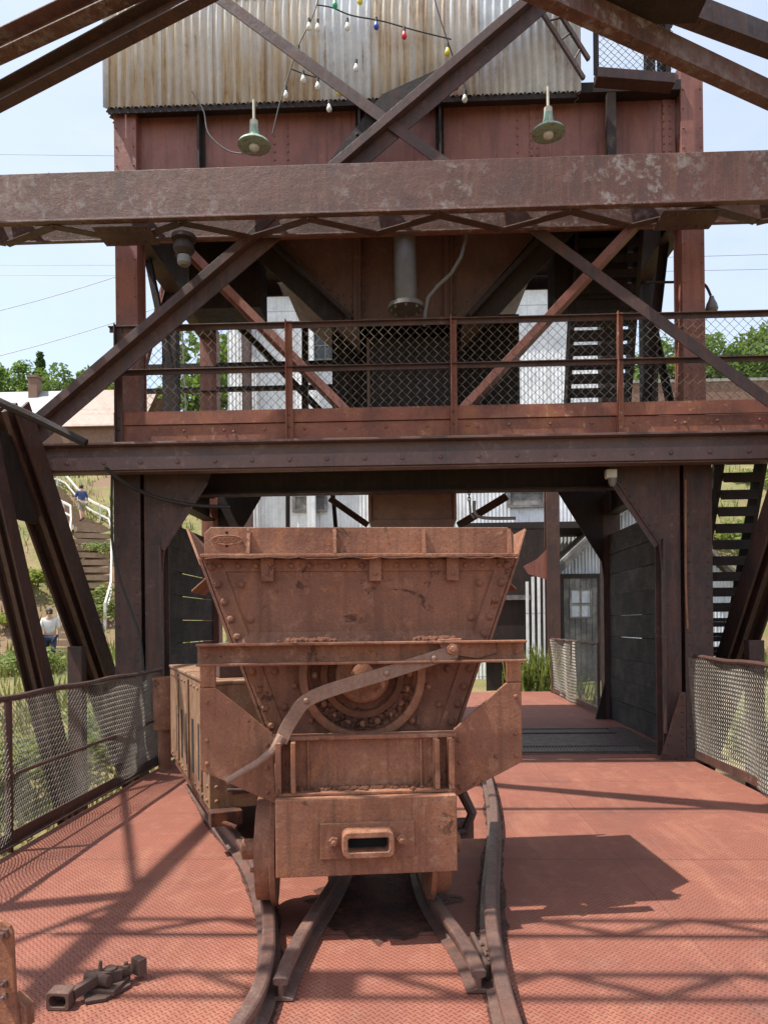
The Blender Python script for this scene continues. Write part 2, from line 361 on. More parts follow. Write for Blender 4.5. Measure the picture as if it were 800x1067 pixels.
n_.links.new(ramp(n_, noise(n_, coords(n_, rnd=False), 5, 9, .85), [(.36, 0.05), (.60, .88)]), ms_.inputs[0]); n_.links.new(tp_.outputs[0], ms_.inputs[1])
n_.links.new(n_.nodes['Principled BSDF'].outputs[0], ms_.inputs[2]); n_.links.new(ms_.outputs[0], n_.nodes['Material Output'].inputs['Surface'])

# ------------------------------------------------------------------ ground and deck (setting)
PROF = [(-400,-3.2),(6,-2.8),(11,-2.2),(16,-.55),(20,.1),(25,.25),(27,.5),(30,2.6),(33,5.4),(38,8.3),(46,12.0),(60,15.2),(90,16.5),(200,15.5),(1400,12)]
def prof(y):
    for (a, za), (b, zb) in zip(PROF, PROF[1:]):
        if y <= b:
            t = (y-a)/(b-a); return za+(zb-za)*t
    return PROF[-1][1]
def gz(x, y):
    z = prof(y)
    z += .25*math.sin(x*.31+y*.17)+.18*math.sin(x*.73-y*.41)*min(1, abs(x)/6)
    return z if abs(x) > 8 else z*1.0 - .0
xs = sorted(set([-900,-500,-250,-140,-100,-80]+[-70+i*1.6 for i in range(88)]+[80,100,140,250,500,900]))
ys = sorted(set([-300,-100,-50,-25]+[-12+i*1.0 for i in range(85)]+[80,90,110,150,220,350,600,900,1300]))
mb = MB(); nx = len(xs)
for y in ys:
    for x in xs: mb.v.append(V(x, y, gz(x, y)+random.uniform(-.06,.06)))
for j in range(len(ys)-1):
    for i in range(nx-1):
        a = j*nx+i; mb.f.append((a, a+1, a+1+nx, a+nx))
g = mb.build('ground', M['ground'], smooth=True); tag(g, 'grassy hillside with patches of bare red earth', 'ground', kind='structure')

DL, DR, DY0, DY1 = -2.85, 3.22, -4.0, 17.2
mb = MB(); mb.b2(DL, DR, DY0, 9.0, -.02, 0); mb.b2(-3.5, 3.5, 9.004, DY1, -.02, -.003)
deck = mb.build('deck', M['deck']); tag(deck, 'red painted tread plate trestle deck', 'deck', kind='structure')

mb = MB(); mb.b2(-2.9, DR-.02, 9.02, 11.25, .001, .005); pf_ = mb.build('passage_floor', M['steelfloor']); tag(pf_, 'dark grey floor plate inside the tower passage', 'floor', kind='structure')  # darker grey plate over the passage part of the deck
for i, (y, lab) in enumerate(((9.3, 'steel bar grating strip across the passage floor, nearer one'), (10.85, 'steel bar grating strip across the passage floor, farther one'))):
    gt = thing('floor_grating', (1.9, y, .006), lab, 'grating', group='gratings in the passage floor')
    mb = MB()
    for k in range(56): mb.beam((.62+k*.04, y-.20, .012), (.66+k*.04, y+.20, .012), pB(.010, .010))
    mb.build('bars', M['conduit'], gt)  # lighter grey bars carry the glint of the grating in their colour
    mb = MB(); mb.b2(.6, 2.92, y-.22, y-.202, .006, .02); mb.b2(.6, 2.92, y+.202, y+.22, .006, .02); mb.build('edging', M['frame'], gt)

# ------------------------------------------------------------------ trestle that carries the deck
tr = thing('trestle', (0, 4, -2.8), 'dark rusty steel trestle carrying the red deck', 'trestle')
for x in (DL+.1, -1.2, .5, DR-.1):
    mb = MB(); mb.beam((x, DY0, -.33), (x, DY1, -.33), pI(.6, .25)); mb.build('girder', M['frame'], tr)
for y in (-3.5, 2, 7.5, 13):
    for x in (DL+.15, DR-.15):
        mb = MB(); mb.beam((x, y, -.64), (x+(.4 if x > 0 else -.4), y, gz(x, y)-.3), pI(.3, .28), up=(0,1,0)); mb.build('post', M['frame'], tr)
    mb = MB(); mb.beam((DL, y, -.78), (DR, y, -.78), pI(.28, .22)); mb.build('cross_beam', M['frame'], tr)

# ------------------------------------------------------------------ bridge truss over the deck
tt = thing('bridge_truss', (0, 7.6, -2.5), 'rusty overhead bridge truss with crossed braces and a laced portal beam', 'truss')
# portal beam: two channels joined by zig-zag lacing
YF, YBk = 7.65, 8.08
zt0, zb0 = P(427, 168, YF).z, P(427, 221, YF).z
mb = MB()
mb.b2(-5.2, 5.2, YF, YF+.018, zb0, zt0)
mb.b2(-5.2, 5.2, YF+.018, YF+.06, zb0, zb0+.018); mb.b2(-5.2, 5.2, YF+.018, YF+.06, zt0-.018, zt0)
mb.b2(-5.2, 5.2, YBk-.018, YBk, zb0, zt0); mb.b2(-5.2, 5.2, YBk-.05, YBk-.018, zb0, zb0+.018); mb.b2(-5.2, 5.2, YBk-.05, YBk-.018, zt0-.018, zt0)
mb.b2(-5.2, 5.2, YF-.05, YF-.002, zb0-.012, zb0+.01)
for x in [(-5.1+i*.34) for i in range(31)]:
    mb.rivet((x, YF+.035, zb0-.001), (0,0,-1), .014)
pb = mb.build('portal_beam', M['beam'], tt, bevel=.004)
mb = MB(); mt_ = MB(); n = 15; dx = 10.2/n
for i in range(n):
    x0, x1 = -5.1+i*dx, -5.1+(i+1)*dx
    ya, yb = (YF+.06, YBk-.05) if i % 2 == 0 else (YBk-.05, YF+.06)
    z = zb0-.008-(.009 if i % 2 else 0)
    mb.beam((x0, ya, z), (x1, yb, z), pB(.10, .010))
    z = zt0+.008+(.011 if i % 2 else 0); mt_.beam((x0, ya, z), (x1, yb, z), pB(.065, .010))
for xp in (-3.0, 2.95): mb.b2(xp-.30, xp+.30, YF+.03, YBk-.02, zb0-.052, zb0-.04)
for xp in (-3.0, 2.95):
    for k in range(6):
        mb.rivet((xp-.25+k*.1, YF+.08, zb0-.052), (0,0,-1), .018); mb.rivet((xp-.25+k*.1, YBk-.08, zb0-.052), (0,0,-1), .018)
mb.build('lacing', M['frame'], pb); mt_.build('lacing', M['frame'], pb)
# walkway-level floor beam is with the walkway; crossed braces stand in one vertical plane
YX = 8.14
def ext(p, q, t0, t1): return p+(q-p)*t0, p+(q-p)*t1
a, b = P(242, 0, YX), P(806, 414, YX); p0, p1 = ext(a, b, -.42, 1.12)
mb = MB(); mb.beam(p0, p1, pL(.125, .05, .014, 1, -1), up=(0,-1,0)); 
mb.build('cross_brace', M['frame'], tt, bevel=.003)
a, b = P(562, 0, YX+.03), P(15, 468, YX+.03)
p0, p1 = ext(a, b, -.42, 1.02)
mb = MB(); mb.beam(p0, p1, pC(.23, .09, .016, 1), up=(0,-1,0))
mb.beam(p0, p1, [(-.15,-.01),(.0,-.01),(.0,.006),(-.15,.006)], up=(0,-1,0))
mb.build('cross_brace', M['frame'], tt, bevel=.003)
mb = MB()
poly = [(345,165),(398,98),(500,52),(512,58),(432,128),(372,170)]
mb.prism([P(x, y, YX+.055) for x, y in poly], (0,.02,0))
for i in range(7):
    q = P(372+i*18, 140-i*11, YX+.05); mb.rivet(q, (0,-1,0), .02); q = P(366+i*14, 158-i*10, YX+.05); mb.rivet(q, (0,-1,0), .02)
mb.build('gusset', M['black'], tt)
# lateral braces in the top plane
def lat(pa, pb, Z, w, sgn, mat):
    # both ends given by pixel, on plane z=Z
    def onz(px, py):
        d = Fv + Rv*((px-CX)/F_PX) + Uv*((CY-py)/F_PX); return CAM+d*((Z-CAM.z)/d.z)
    a, b = onz(*pa), onz(*pb); dv = (b-a)/(b.x-a.x); p0 = a+dv*((4.9 if a.x > 0 else -4.9)-a.x); p1 = a+dv*((-.25 if a.x > 0 else .25)-a.x)
    mb = MB(); mb.beam(p0, p1, pC(.20, w, .014, 1))
    k = int((p1-p0).length/.35); dirv = (p1-p0).normalized(); sd = dirv.cross(V(0,0,1))
    for i in range(k):
        q = p0.lerp(p1, i/k)
        for s_ in (-1, 1): mb.rivet(q+sd*(w*.5+s_*w*.25)+V(0,0,-.101), (0,0,-1), .014)
    return mb.build('lateral_brace', mat, tt, bevel=.003)
lat((0, 108), (205, 0), 6.75, .12, 1, M['frame']); lat((0, 58), (125, 0), 7.0, .15, 1, M['beam'])
lat((800, 92), (605, 0), 6.75, .12, 1, M['beam']); lat((800, 34), (712, 0), 7.0, .15, 1, M['frame'])
mb = MB(); q = [P(642,0,6.1), P(722,0,6.1), P(714,32,6.1), P(660,26,6.1)]
c = sum(q, V(0,0,0))/4
mb.b2(c.x-.5, c.x+.5, c.y-.2, c.y+.5, 6.86, 6.875); mb.build('gusset', M['black'], tt)
# end legs, upper posts and chords
for s in (-1, 1):
    X = 4.15*s
    a, b = PXp(30, 488, -4.15), PXp(139, 805, -4.15); a.x = b.x = X
    p0, p1 = ext(a, b, -.14, 1.55)
    mb = MB(); mb.beam(p0, p1, pI(.34, .30, .03, .02), up=(1,0,0)); mb.beam(p0+V(-.02*s,0,0), p1+V(-.02*s,0,0), pB(.26, .06), up=(1,0,0)); mb.build('leg', M['frame'], tt, bevel=.004)
    a, b = PXp(-2, 520, -4.15), PXp(65, 805, -4.15); a.x = b.x = X+.03*s
    p0, p1 = ext(a, b, -.15, 1.7)
    mb = MB(); mb.beam(p0, p1, pI(.24, .22, .02, .02), up=(1,0,0)); mb.beam(p0, p1, pB(.18, .05), up=(1,0,0)); mb.build('leg', M['frame'], tt, bevel=.004)
    mb = MB(); mb.b2(X-.02 if s < 0 else X-.16, X+.16 if s < 0 else X+.02, 8.86, 9.0, -2.6, 1.36); mb.build('stub_post', M['frame'], tt, bevel=.006)
    mb = MB(); mb.prism([(X-.012, 7.35, 3.62), (X-.012, 8.2, 3.55), (X-.012, 8.3, 3.1), (X-.012, 8.1, 2.75), (X-.012, 7.7, 2.75), (X-.012, 7.5, 3.0)], (.024,0,0))
    for i in range(6):
        mb.rivet((X-.012*1, 7.5+i*.17, 3.4), (-s,0,0), .02)
    mb.build('gusset', M['black'], tt)
    XP = 5.05*s
    mb = MB(); mb.beam((XP, 8.1, -2.6), (XP, 8.1, 9.8), pI(.3, .3, .025, .02), up=(0,1,0)); mb.build('post', M['frame'], tt, bevel=.004)
    for y in (3.3, -1.0):
        mb = MB(); mb.beam((XP, y, -2.8), (XP, y, 7.1), pI(.12, .12), up=(0,1,0)); mb.build('post', M['frame'], tt)
    mb = MB(); mb.beam((XP, 8.3, 7.1), (XP, -5, 7.1), pB(.10, .14)); mb.build('top_chord', M['frame'], tt)
    mb = MB(); mb.beam((XP, 8.1, -.3), (XP, -5, -.3), pB(.2, .3)); mb.build('bottom_chord', M['frame'], tt)
    for (ya, za, yb, zb) in ((8.1, 3.3, 3.3, 7), (8.1, 7.0, 3.3, .2), (3.3, 7, -1, .2), (3.3, .2, -1, 7)):
        mb = MB(); mb.beam((XP+.03*(za > zb), ya, za), (XP+.03*(za > zb), yb, zb), pL(.07, .07, .012), up=(1,0,0)); mb.build('diagonal', M['frame'], tt)
for y in (5.3,):
    mb = MB(); mb.beam((-5.05, y, 7.35), (5.05, y, 7.35), pL(.07, .07, .012)); mb.build('top_strut', M['frame'], tt)
for y, wd in ((2.92, .20), (2.30, .22)):
    mb = MB()
    for yy in (y-wd/2, y+wd/2): mb.beam((-5.05, yy, 6.6), (5.05, yy, 6.6), pL(.05, .05, .012))
    for i in range(24):
        xa, xb = -5.05+i*.42, -5.05+(i+1)*.42; ya, yb = (y-wd/2, y+wd/2) if i % 2 else (y+wd/2, y-wd/2); mb.beam((xa, ya, 6.59+.012*(i % 2)), (xb, yb, 6.59+.012*(i % 2)), pB(.055, .01))
    for x in (-3.6, -.9, 1.4, 3.9): mb.b2(x-.16, x+.16, y-wd/2, y+wd/2, 6.655, 6.665)
    mb.build('laced_strut', M['frame'], tt)

# ------------------------------------------------------------------ high walkway in front of the tower
wk = thing('walkway', (0, 8.2, 3.2), 'high steel walkway crossing in front of the tower on a riveted beam', 'walkway')
YW = 8.24
zt, zb = P(427, 456.5, YW).z, P(427, 482, YW).z
mb = MB(); mb.b2(-5.25, 5.25, YW+.03, YW+.05, zb-.02, zt-.03); mb.b2(-5.25, 5.25, YW-.09, YW+.16, zt-.03, zt-.004)
mb.b2(-5.25, 5.25, YW-.03, YW+.028, zb-.03, zb+.115)
mb.b2(-5.25, 5.25, YW-.0, YW+.16, zb-.05, zb-.032)
x = -5.1
while x < 5.2: mb.rivet((x, YW-.03, zb+.05), (0,-1,0), .026, 8); x += .42
mb.build('front_beam', M['wbeam'], wk, bevel=.004)
mb = MB(); mb.b2(-5.25, 5.25, YW+.17, 8.62, zt-.05, zt-.02); mb.build('floor', M['black'], wk)
for x in [-4.4+i*.8 for i in range(12)]:
    mb = MB(); mb.beam((x, YW+.18, zt-.16), (x, 8.62, zt-.16), pI(.2, .1, .012, .012)); mb.build('joist', M['black'], wk)
YR = 8.52
tz0, tz1 = P(427, 452, YR).z, P(427, 424, YR).z
mb = MB(); zm = (tz0+tz1)/2
xL = P(119, 400, YR).x; mb.b2(xL, 4.9, YR, YR+.03, zt-.015, zm-.003); mb.b2(xL, 4.9, YR-.02, YR+.015, zm+.003, tz1)
x = -2.6
while x < 4.8:
    mb.rivet((x, YR, zm-.07), (0,-1,0), .02, 8)
    if int(x*10) % 3 == 0: mb.rivet((x+.11, YR, zm-.09), (0,-1,0), .02, 8)
    x += .47
mb.build('toe_board', M['toe'], wk, bevel=.003)

def chainlink(mb, O, u, Lg, Hh, w=.06, r=.003, bulge=.012, cut=None):
    O, u = Vector(O), Vector(u).normalized(); nrm = u.cross(V(0,0,1)); nw = int(Lg/(w/2)); nj = int(Hh/(w/2))
    for k in range(nw):
        pts = []
        for j in range(nj+1):
            s_ = (k+((j+k) % 2))*w/2; z = j*w/2
            off = bulge*math.sin(s_*2.1+z*1.3)+bulge*.6*math.sin(s_*5.3-z*3.1)+(r*1.0 if (j+k) % 2 else -r*1.0)
            p = O+u*s_+V(0,0,z)+nrm*off
            pts.append(p)
        if cut:
            pts = [p for p in pts if cut(p)]
            if len(pts) < 2: continue
        mb.tube(pts, r, 3, False)
rl = thing('railing', (0, YR, zt), 'walkway railing of rusty angle rails with wire mesh, in front of the bin', 'railing')
rt = P(427, 335, YR).z; rm = P(427, 381, YR).z
for zz, h in ((rt, .06), (rm, .055)):
    mb = MB(); mb.beam((xL-.03, YR-.03, zz), (4.9, YR-.03, zz), pL(.06, h, .012, 1, -1)); mb.build('rail', M['frame'], rl, bevel=.002)
for px in (123, 299, 469, 641, 806):
    x = P(px, 400, YR).x
    mb = MB(); mb.beam((x, YR-.045, zt-.01), (x, YR-.045, rt+.02), pL(.075, .075, .012, 1, 1), up=(0,-1,0))
    for zz in (zm-.06, zm+.08, rm, rt-.03): mb.rivet((x+.03, YR-.06, zz), (0,-1,0), .016)
    mb.build('post', M['toe'] if px > 250 and px < 700 else M['frame'], rl, bevel=.002)
mb = MB()
for zz in (rt, rm, zt+.2): mb.beam((xL, YR, zz), (xL, 8.66, zz), pL(.05, .05, .01))
mb.build('end_rail', M['frame'], rl)
mb = MB(); chainlink(mb, (xL, YR+.02, tz1-.12), (1,0,0), 8.2, rt-tz1+.16, .105, .0042, .006); mb.build('wire_mesh', M['wire'], rl)

# ------------------------------------------------------------------ tower
tw = thing('loading_tower', (0, 10.5, -.2), 'rust red steel ore bin tower with a passage through its base', 'tower')
YT = 8.8; CXs = 3.33; YTB = 12.4
def colz(py): return P(427, py, YT).z
ztop = colz(92)
for s in (-1, 1):
    # front column: box front face plate, upper part red, lower darker
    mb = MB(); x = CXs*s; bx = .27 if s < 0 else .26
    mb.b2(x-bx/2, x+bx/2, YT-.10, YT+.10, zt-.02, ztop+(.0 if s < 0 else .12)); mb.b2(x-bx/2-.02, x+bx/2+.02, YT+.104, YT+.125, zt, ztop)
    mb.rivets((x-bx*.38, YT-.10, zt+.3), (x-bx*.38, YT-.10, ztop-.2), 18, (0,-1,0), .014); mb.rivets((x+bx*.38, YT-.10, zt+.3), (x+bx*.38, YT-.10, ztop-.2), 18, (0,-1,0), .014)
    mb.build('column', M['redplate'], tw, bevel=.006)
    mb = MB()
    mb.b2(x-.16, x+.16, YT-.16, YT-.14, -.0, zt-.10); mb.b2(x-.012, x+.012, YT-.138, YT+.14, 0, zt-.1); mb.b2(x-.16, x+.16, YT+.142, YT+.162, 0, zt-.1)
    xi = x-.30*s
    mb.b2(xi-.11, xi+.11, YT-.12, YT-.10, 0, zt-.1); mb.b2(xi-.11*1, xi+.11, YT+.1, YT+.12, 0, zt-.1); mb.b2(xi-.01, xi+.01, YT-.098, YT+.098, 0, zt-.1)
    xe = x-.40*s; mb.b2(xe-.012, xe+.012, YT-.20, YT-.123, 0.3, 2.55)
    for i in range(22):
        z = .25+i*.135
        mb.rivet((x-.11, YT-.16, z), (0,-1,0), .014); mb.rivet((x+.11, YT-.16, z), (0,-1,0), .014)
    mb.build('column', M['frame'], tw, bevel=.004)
    # foot gusset with rivets
    mb = MB(); xg = x-.22*s
    mb.prism([(xg-.26*s, YT-.21, 0), (xg+.04*s, YT-.21, 0), (xg+.04*s, YT-.21, .78), (xg-.02*s, YT-.21, .78)], (0,.012,0))
    mb.rivets((xg+.0*s, YT-.21, .06), (xg+.0*s, YT-.21, .72), 9, (0,-1,0), .016); mb.rivets((xg-.2*s, YT-.21, .06), (xg-.05*s, YT-.21, .62), 6, (0,-1,0), .014)
    mb.b2(x-.3, x+.3, YT-.24, YT+.2, .002, .025)
    mb.build('foot_plate', M['frame'], tw, bevel=.003)
    # knee plate under the walkway
    mb = MB(); ze = zt-.12
    mb.prism([(x-.41*s, YT-.135, ze), (x-1.05*s, YT-.135, ze), (x-.95*s, YT-.135, ze-.28), (x-.44*s, YT-.135, ze-1.05), (x-.41*s, YT-.135, ze-1.35)], (0,.014,0))
    mb.beam((x-.97*s, YT-.17, ze-.27), (x-.45*s, YT-.17, ze-1.06), pL(.07, .035, .01, 1, 1), up=(0,-1,0))
    for t in range(9): mb.rivet(V(x-.93*s, YT-.136, ze-.24).lerp(V(x-.5*s, YT-.136, ze-.92), t/8), (0,-1,0), .013)
    mb.build('knee_plate', M['frame'], tw)
    # rear column and knee plate
    mb = MB(); mb.b2(x-.14, x+.14, YTB-.12, YTB+.12, -.3, 6.6); mb.build('column', M['redplate'] if s < 0 else M['frame'], tw, bevel=.005)
    mb = MB(); mb.prism([(x-.14*s, YTB-.13, 4.18), (x-.97*s, YTB-.13, 4.18), (x-.86*s, YTB-.13, 3.72), (x-.17*s, YTB-.13, 2.58), (x-.14*s, YTB-.13, 2.3)], (0,.02,0)); mb.build('knee_plate', M['black'], tw)
    mb = MB(); mb.prism([(x-.30*s, YTB-.15, 0), (x-.14*s, YTB-.15, 0), (x-.14*s, YTB-.15, .62)], (0,.03,0)); mb.build('foot_plate', M['black'], tw)
    # mid column
    mb = MB(); mb.b2(x-.1+.1*s, x+.1+.1*s, 10.55, 10.75, 0, 6.5); mb.build('column', M['black'], tw)
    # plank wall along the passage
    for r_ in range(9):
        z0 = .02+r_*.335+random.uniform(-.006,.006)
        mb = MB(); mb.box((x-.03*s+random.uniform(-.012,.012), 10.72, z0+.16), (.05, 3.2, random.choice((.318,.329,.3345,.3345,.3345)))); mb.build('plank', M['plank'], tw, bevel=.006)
    # upper side girders
    mb = MB(); mb.beam((x, YT+.13, 7.0), (x, YTB+.1, 7.0), pI(1.2, .25)); mb.build('side_girder', M['frame'], tw)
    mb = MB(); mb.beam((x, YT+.17, 3.55), (x, YTB-.14, 3.55), pI(.4, .2)); mb.build('side_girder', M['black'], tw)
# front plate girder
gy = YT+.02
zg1, zg0 = P(427, 103, gy).z, P(427, 238, gy).z
mb = MB()
mb.b2(-CXs+.15, CXs-.15, gy, gy+.02, zg0, zg1); mb.b2(-CXs+.14, CXs-.14, gy-.12, gy+.12, zg0-.03, zg0-.004)
fg = mb.build('front_girder', M['redplate'], tw)
mb = MB(); mb.b2(-CXs+.14, CXs-.14, gy-.17, gy+.12, zg1-.12, zg1); mb.build('top_angle', M['black'], fg, bevel=.004)
for px in (143, 210, 375, 458, 556, 635, 694):
    x = P(px, 150, gy).x; mb = MB(); w = .03 if px not in (143, 694) else .05
    mb.b2(x-.05, x+.05, gy-.014, gy-.002, zg0, zg1-.124)
    if px in (210, 375, 458, 635): mb.b2(x-.012, x+.012, gy-.14, gy-.016, zg0, zg1-.124)
    mb.rivets((x-.035, gy-.014, zg0+.1), (x-.035, gy-.014, zg1-.2), 15, (0,-1,0), .014)
    if px not in (210, 375): mb.rivets((x+.035, gy-.014, zg0+.1), (x+.035, gy-.014, zg1-.2), 15, (0,-1,0), .014)
    mb.build('stiffener', M['black'] if px in (210, 375, 458, 635) else M['redplate'], fg)
mb = MB()
for px in (286, 300, 539, 552):
    x = P(px, 150, gy).x; mb.rivets((x, gy, zg0+.1), (x, gy, zg1-.2), 14, (0,-1,0), .017)
for i in range(60):
    mb.rivet((-3.1+i*.105, gy, zg1-.16), (0,-1,0), .012)
mb.build('rivet_row', M['redplate'], fg)
mb = MB(); mb.b2(-CXs+.2, CXs-.2, YTB, YTB+.03, 7.15, 8.4); mb.build('rear_girder', M['frame'], tw)
mb = MB(); mb.b2(-CXs+.2, CXs-.2, YT+.2, YTB-.05, 7.36, 7.42); mb.build('bin_floor', M['black'], tw)
# corrugated cladding above
def corr_sheet(mb, A, u, Lg, z0, z1, amp=.012, pitch=.076, nrm=None, nz=1, spp=8):
    A, u = Vector(A), Vector(u).normalized(); nrm = nrm or V(u.y, -u.x, 0); n = int(Lg/pitch*spp); base = len(mb.v)
    for i in range(n+1):
        s_ = Lg*i/n; off = amp*math.cos(2*math.pi*s_/pitch)
        for j in range(nz+1):
            mb.v.append(V(A.x, A.y, 0)+u*s_+nrm*off+V(0,0,z0+(z1-z0)*j/nz))
    for i in range(n):
        for j in range(nz):
            a = base+i*(nz+1)+j; mb.f.append((a, a+nz+1, a+nz+2, a+1))
yc = 8.62
cl = P(108, 100, yc); crr = P(605, 100, yc); zc0 = P(300, 106, yc).z
mb = MB(); corr_sheet(mb, (cl.x, yc, 0), (1,0,0), crr.x-cl.x, zc0, 10.2, .017, .098); mb2 = mb
o = mb.build('corrugated_cladding', M['corr'], tw, smooth=True)
sm = o.modifiers.new('thick', 'SOLIDIFY'); sm.thickness = .003
mb = MB(); corr_sheet(mb, (cl.x+.02, YTB+.3, 0), (0,-1,0), YTB+.3-yc-.02, zc0, 10.2, .017, .098); corr_sheet(mb, (crr.x-.02, yc+.02, 0), (0,1,0), YTB+.3-yc, zc0, 10.2, .017, .098)
mb.build('corrugated_cladding', M['corr'], tw, smooth=True)
mb = MB(); mb.prism([(cl.x-.1, yc-.2, 10.15), (crr.x+.1, yc-.2, 10.15), (crr.x+.1, 10.5, 12.0), (cl.x-.1, 10.5, 12.0)], (0,0,.05)); mb.prism([(cl.x-.1, YTB+.5, 10.15), (crr.x+.1, YTB+.5, 10.15), (crr.x+.1, 10.5, 12.0), (cl.x-.1, 10.5, 12.0)], (0,0,.05)); mb.build('roof', M['roofgrey'], tw)
mb = MB(); mb.b2(cl.x+.05, crr.x-.05, yc+.03, gy-.19, zc0-.06, zc0+.02); mb.build('eave_angle', M['black'], tw)
# bin hopper below the girder
zz0 = zg0+.25; hb = P(427, 336, 10.3).z
hb = P(427, 338, 9.5).z
T = [V(P(272,222,9.3).x, 9.3, zz0), V(P(574,222,9.3).x, 9.3, zz0), V(1.75, 12.0, zz0), V(-1.75, 12.0, zz0)]
B = [V(P(374,338,9.5).x, 9.5, hb), V(P(481,338,9.5).x, 9.5, hb), V(.78, 11.3, hb), V(-.7, 11.3, hb)]
mb = MB(); mb.add(T+B, [(0,1,5,4),(1,2,6,5),(2,3,7,6),(3,0,4,7)])
def onf(u, v): return T[0].lerp(T[1], u).lerp(B[0].lerp(B[1], u), v)
fn = (T[1]-T[0]).cross(B[0]-T[0]).normalized()
if fn.y > 0: fn = -fn
for u in (.02, .98):
    a, b = onf(u, 0), onf(u, 1); mb.beam(a+fn*.03, b+fn*.03, pL(.09, .09, .012, 1, 1), up=fn)
    for t in range(14): mb.rivet(a.lerp(b, t/13)+fn*.005+V(.07,0,0), fn, .014)
for t in (.02, .97): mb.beam(onf(0, t)+fn*.04, onf(1, t)+fn*.04, pB(.08, .06), up=fn)
for px in (376, 470):
    a, b = V(P(px,222,9.26).x, 9.24, zz0), V(P(px,338,9.45).x, 9.44, hb); mb.beam(a, b, pL(.09, .09, .012, 1, 1), up=(0,-1,0))
    for t in range(14): mb.rivet(a.lerp(b, t/13)+V(.05,-.012,0), (0,-1,0), .013)
for u in (.1, .25, .45, .55, .75, .9):
    for t in range(10): mb.rivet(onf(u, t/9), fn, .012)
hp = mb.build('bin_hopper', M['hopper'], tw)
for s in (-1, 1):
    a, b = (T[0], B[0]) if s < 0 else (T[1], B[1])
    mb = MB(); mb.beam(a+V(.1*s,-.15,0), b+V(.1*s,-.15,0), pC(.16, .05, .014, s), up=(0,-1,0)); mb.build('hopper_rib', M['black'], tw)
    mb = MB(); mb.beam(a+V(.24*s,-.05,0), b+V(.24*s,-.05,0), pB(.22, .05), up=(0,-1,0)); mb.build('hopper_rib', M['black'], tw)
    mb = MB(); mb.b2(s*1.95, s*2.9, 9.8, 10.3, P(427,300,9.35).z, 7.3); mb.build('bin_pocket', M['black'], tw)
mb = MB()
cz0, cz1 = P(430, 551, 10.0).z, hb
mb.b2(P(384,520,10).x, P(384,520,10).x+.04, 9.9, 11.3, cz0+.1, cz1); mb.b2(P(475,520,10).x-.04, P(475,520,10).x, 9.9, 11.3, cz0+.1, cz1)
mb.b2(P(388,520,10).x, P(471,520,10).x, 9.98, 10.0, cz0, cz0+.55); mb.b2(P(388,520,10).x-.02, P(471,520,10).x+.02, 9.95, 9.977, cz0, cz0+.12)
mb.b2(P(388,520,10).x, P(471,520,10).x, 11.2, 11.22, cz0, cz1)
for px in (393, 430, 466):
    for py in (515, 530): mb.rivet(P(px, py, 9.98), (0,-1,0), .016)
mb.build('chute', M['chute'], tw, bevel=.003)
mb = MB(); mb.b2(P(388,520,10).x, P(471,520,10).x, 9.96, 9.975, 4.3, cz1); mb.b2(P(388,520,10).x, P(471,520,10).x, 9.98, 10.0, cz0+.57, 4.295); mb.build('chute_gate', M['black'], tw, bevel=.003)
for s in (-1, 1):
    xa = P(346 if s < 0 else 541, 380, 10.6).x; xb = P(383 if s < 0 else 476, 380, 10.6).x
    mb = MB(); mb.b2(min(xa, xb), max(xa, xb), 10.6, 10.64, 4.25, P(427, 330, 10.6).z); 
    mb.b2((xa+xb)/2-.04, (xa+xb)/2+.04, 10.52, 10.597, 4.25, P(427, 330, 10.6).z)
    mb.build('chute_screen', M['black'], tw)
# pipe hanging in front of the hopper
mb = MB(); px0 = P(421, 250, 9.0); a = P(421, 225, 9.0); b = P(423, 320, 9.0)
mb.tube([a, b], .135, 20); mb.lathe(b, (0,0,-1), [(.135,-.02),(.22,-.02),(.22,.03),(.12,.03)], 24)
for k in range(8): mb.nut(b+V(.18*math.cos(k*.785), .18*math.sin(k*.785), -.03), (0,0,-1), .02, .015)
mb.build('drop_pipe', M['conduit'], tw, smooth=True)
mb = MB(); mb.tube([P(486, 230, 8.95), P(485, 250, 8.95), P(480, 268, 8.95), P(470, 285, 8.95), P(456, 298, 8.95), P(446, 310, 8.95), P(443, 324, 8.95), P(442, 340, 8.95)], .022, 8)
mb.build('hose', M['conduit'], tw, smooth=True)
# tower braces seen behind the railing
def brace(pa, pb, Y, prof_, mat, name='brace'):
    mb = MB(); mb.beam(P(*pa, Y), P(*pb, Y), prof_, up=(0,-1,0)); return mb.build(name, mat, tw, bevel=.003)
brace((172, 232), (372, 436), 9.0, pC(.37, .09, .016, 1), M['redplate'])
brace((676, 225), (482, 434), 9.0, pC(.37, .09, .016, 1), M['redplate'])
brace((196, 280), (345, 436), 12.3, pC(.22, .09, .016, 1), M['black'])
brace((152, 238), (190, 420), 9.6, pL(.10, .10), M['black'])
brace((186, 262), (142, 430), 10.6, pL(.12, .10), M['redplate'])
brace((698, 225), (676, 420), 9.6, pL(.10, .10), M['black'])
brace((660, 240), (700, 420), 11.4, pL(.10, .10), M['black'])
brace((318, 260), (318, 440), 12.0, pB(.1, .1), M['black'])
mb = MB()
for py in (380, 405): mb.beam(P(140, py+6, 12.3), P(390, py, 12.3), pL(.09, .09), up=(0,0,1))
mb.build('rear_rail', M['black'], tw)
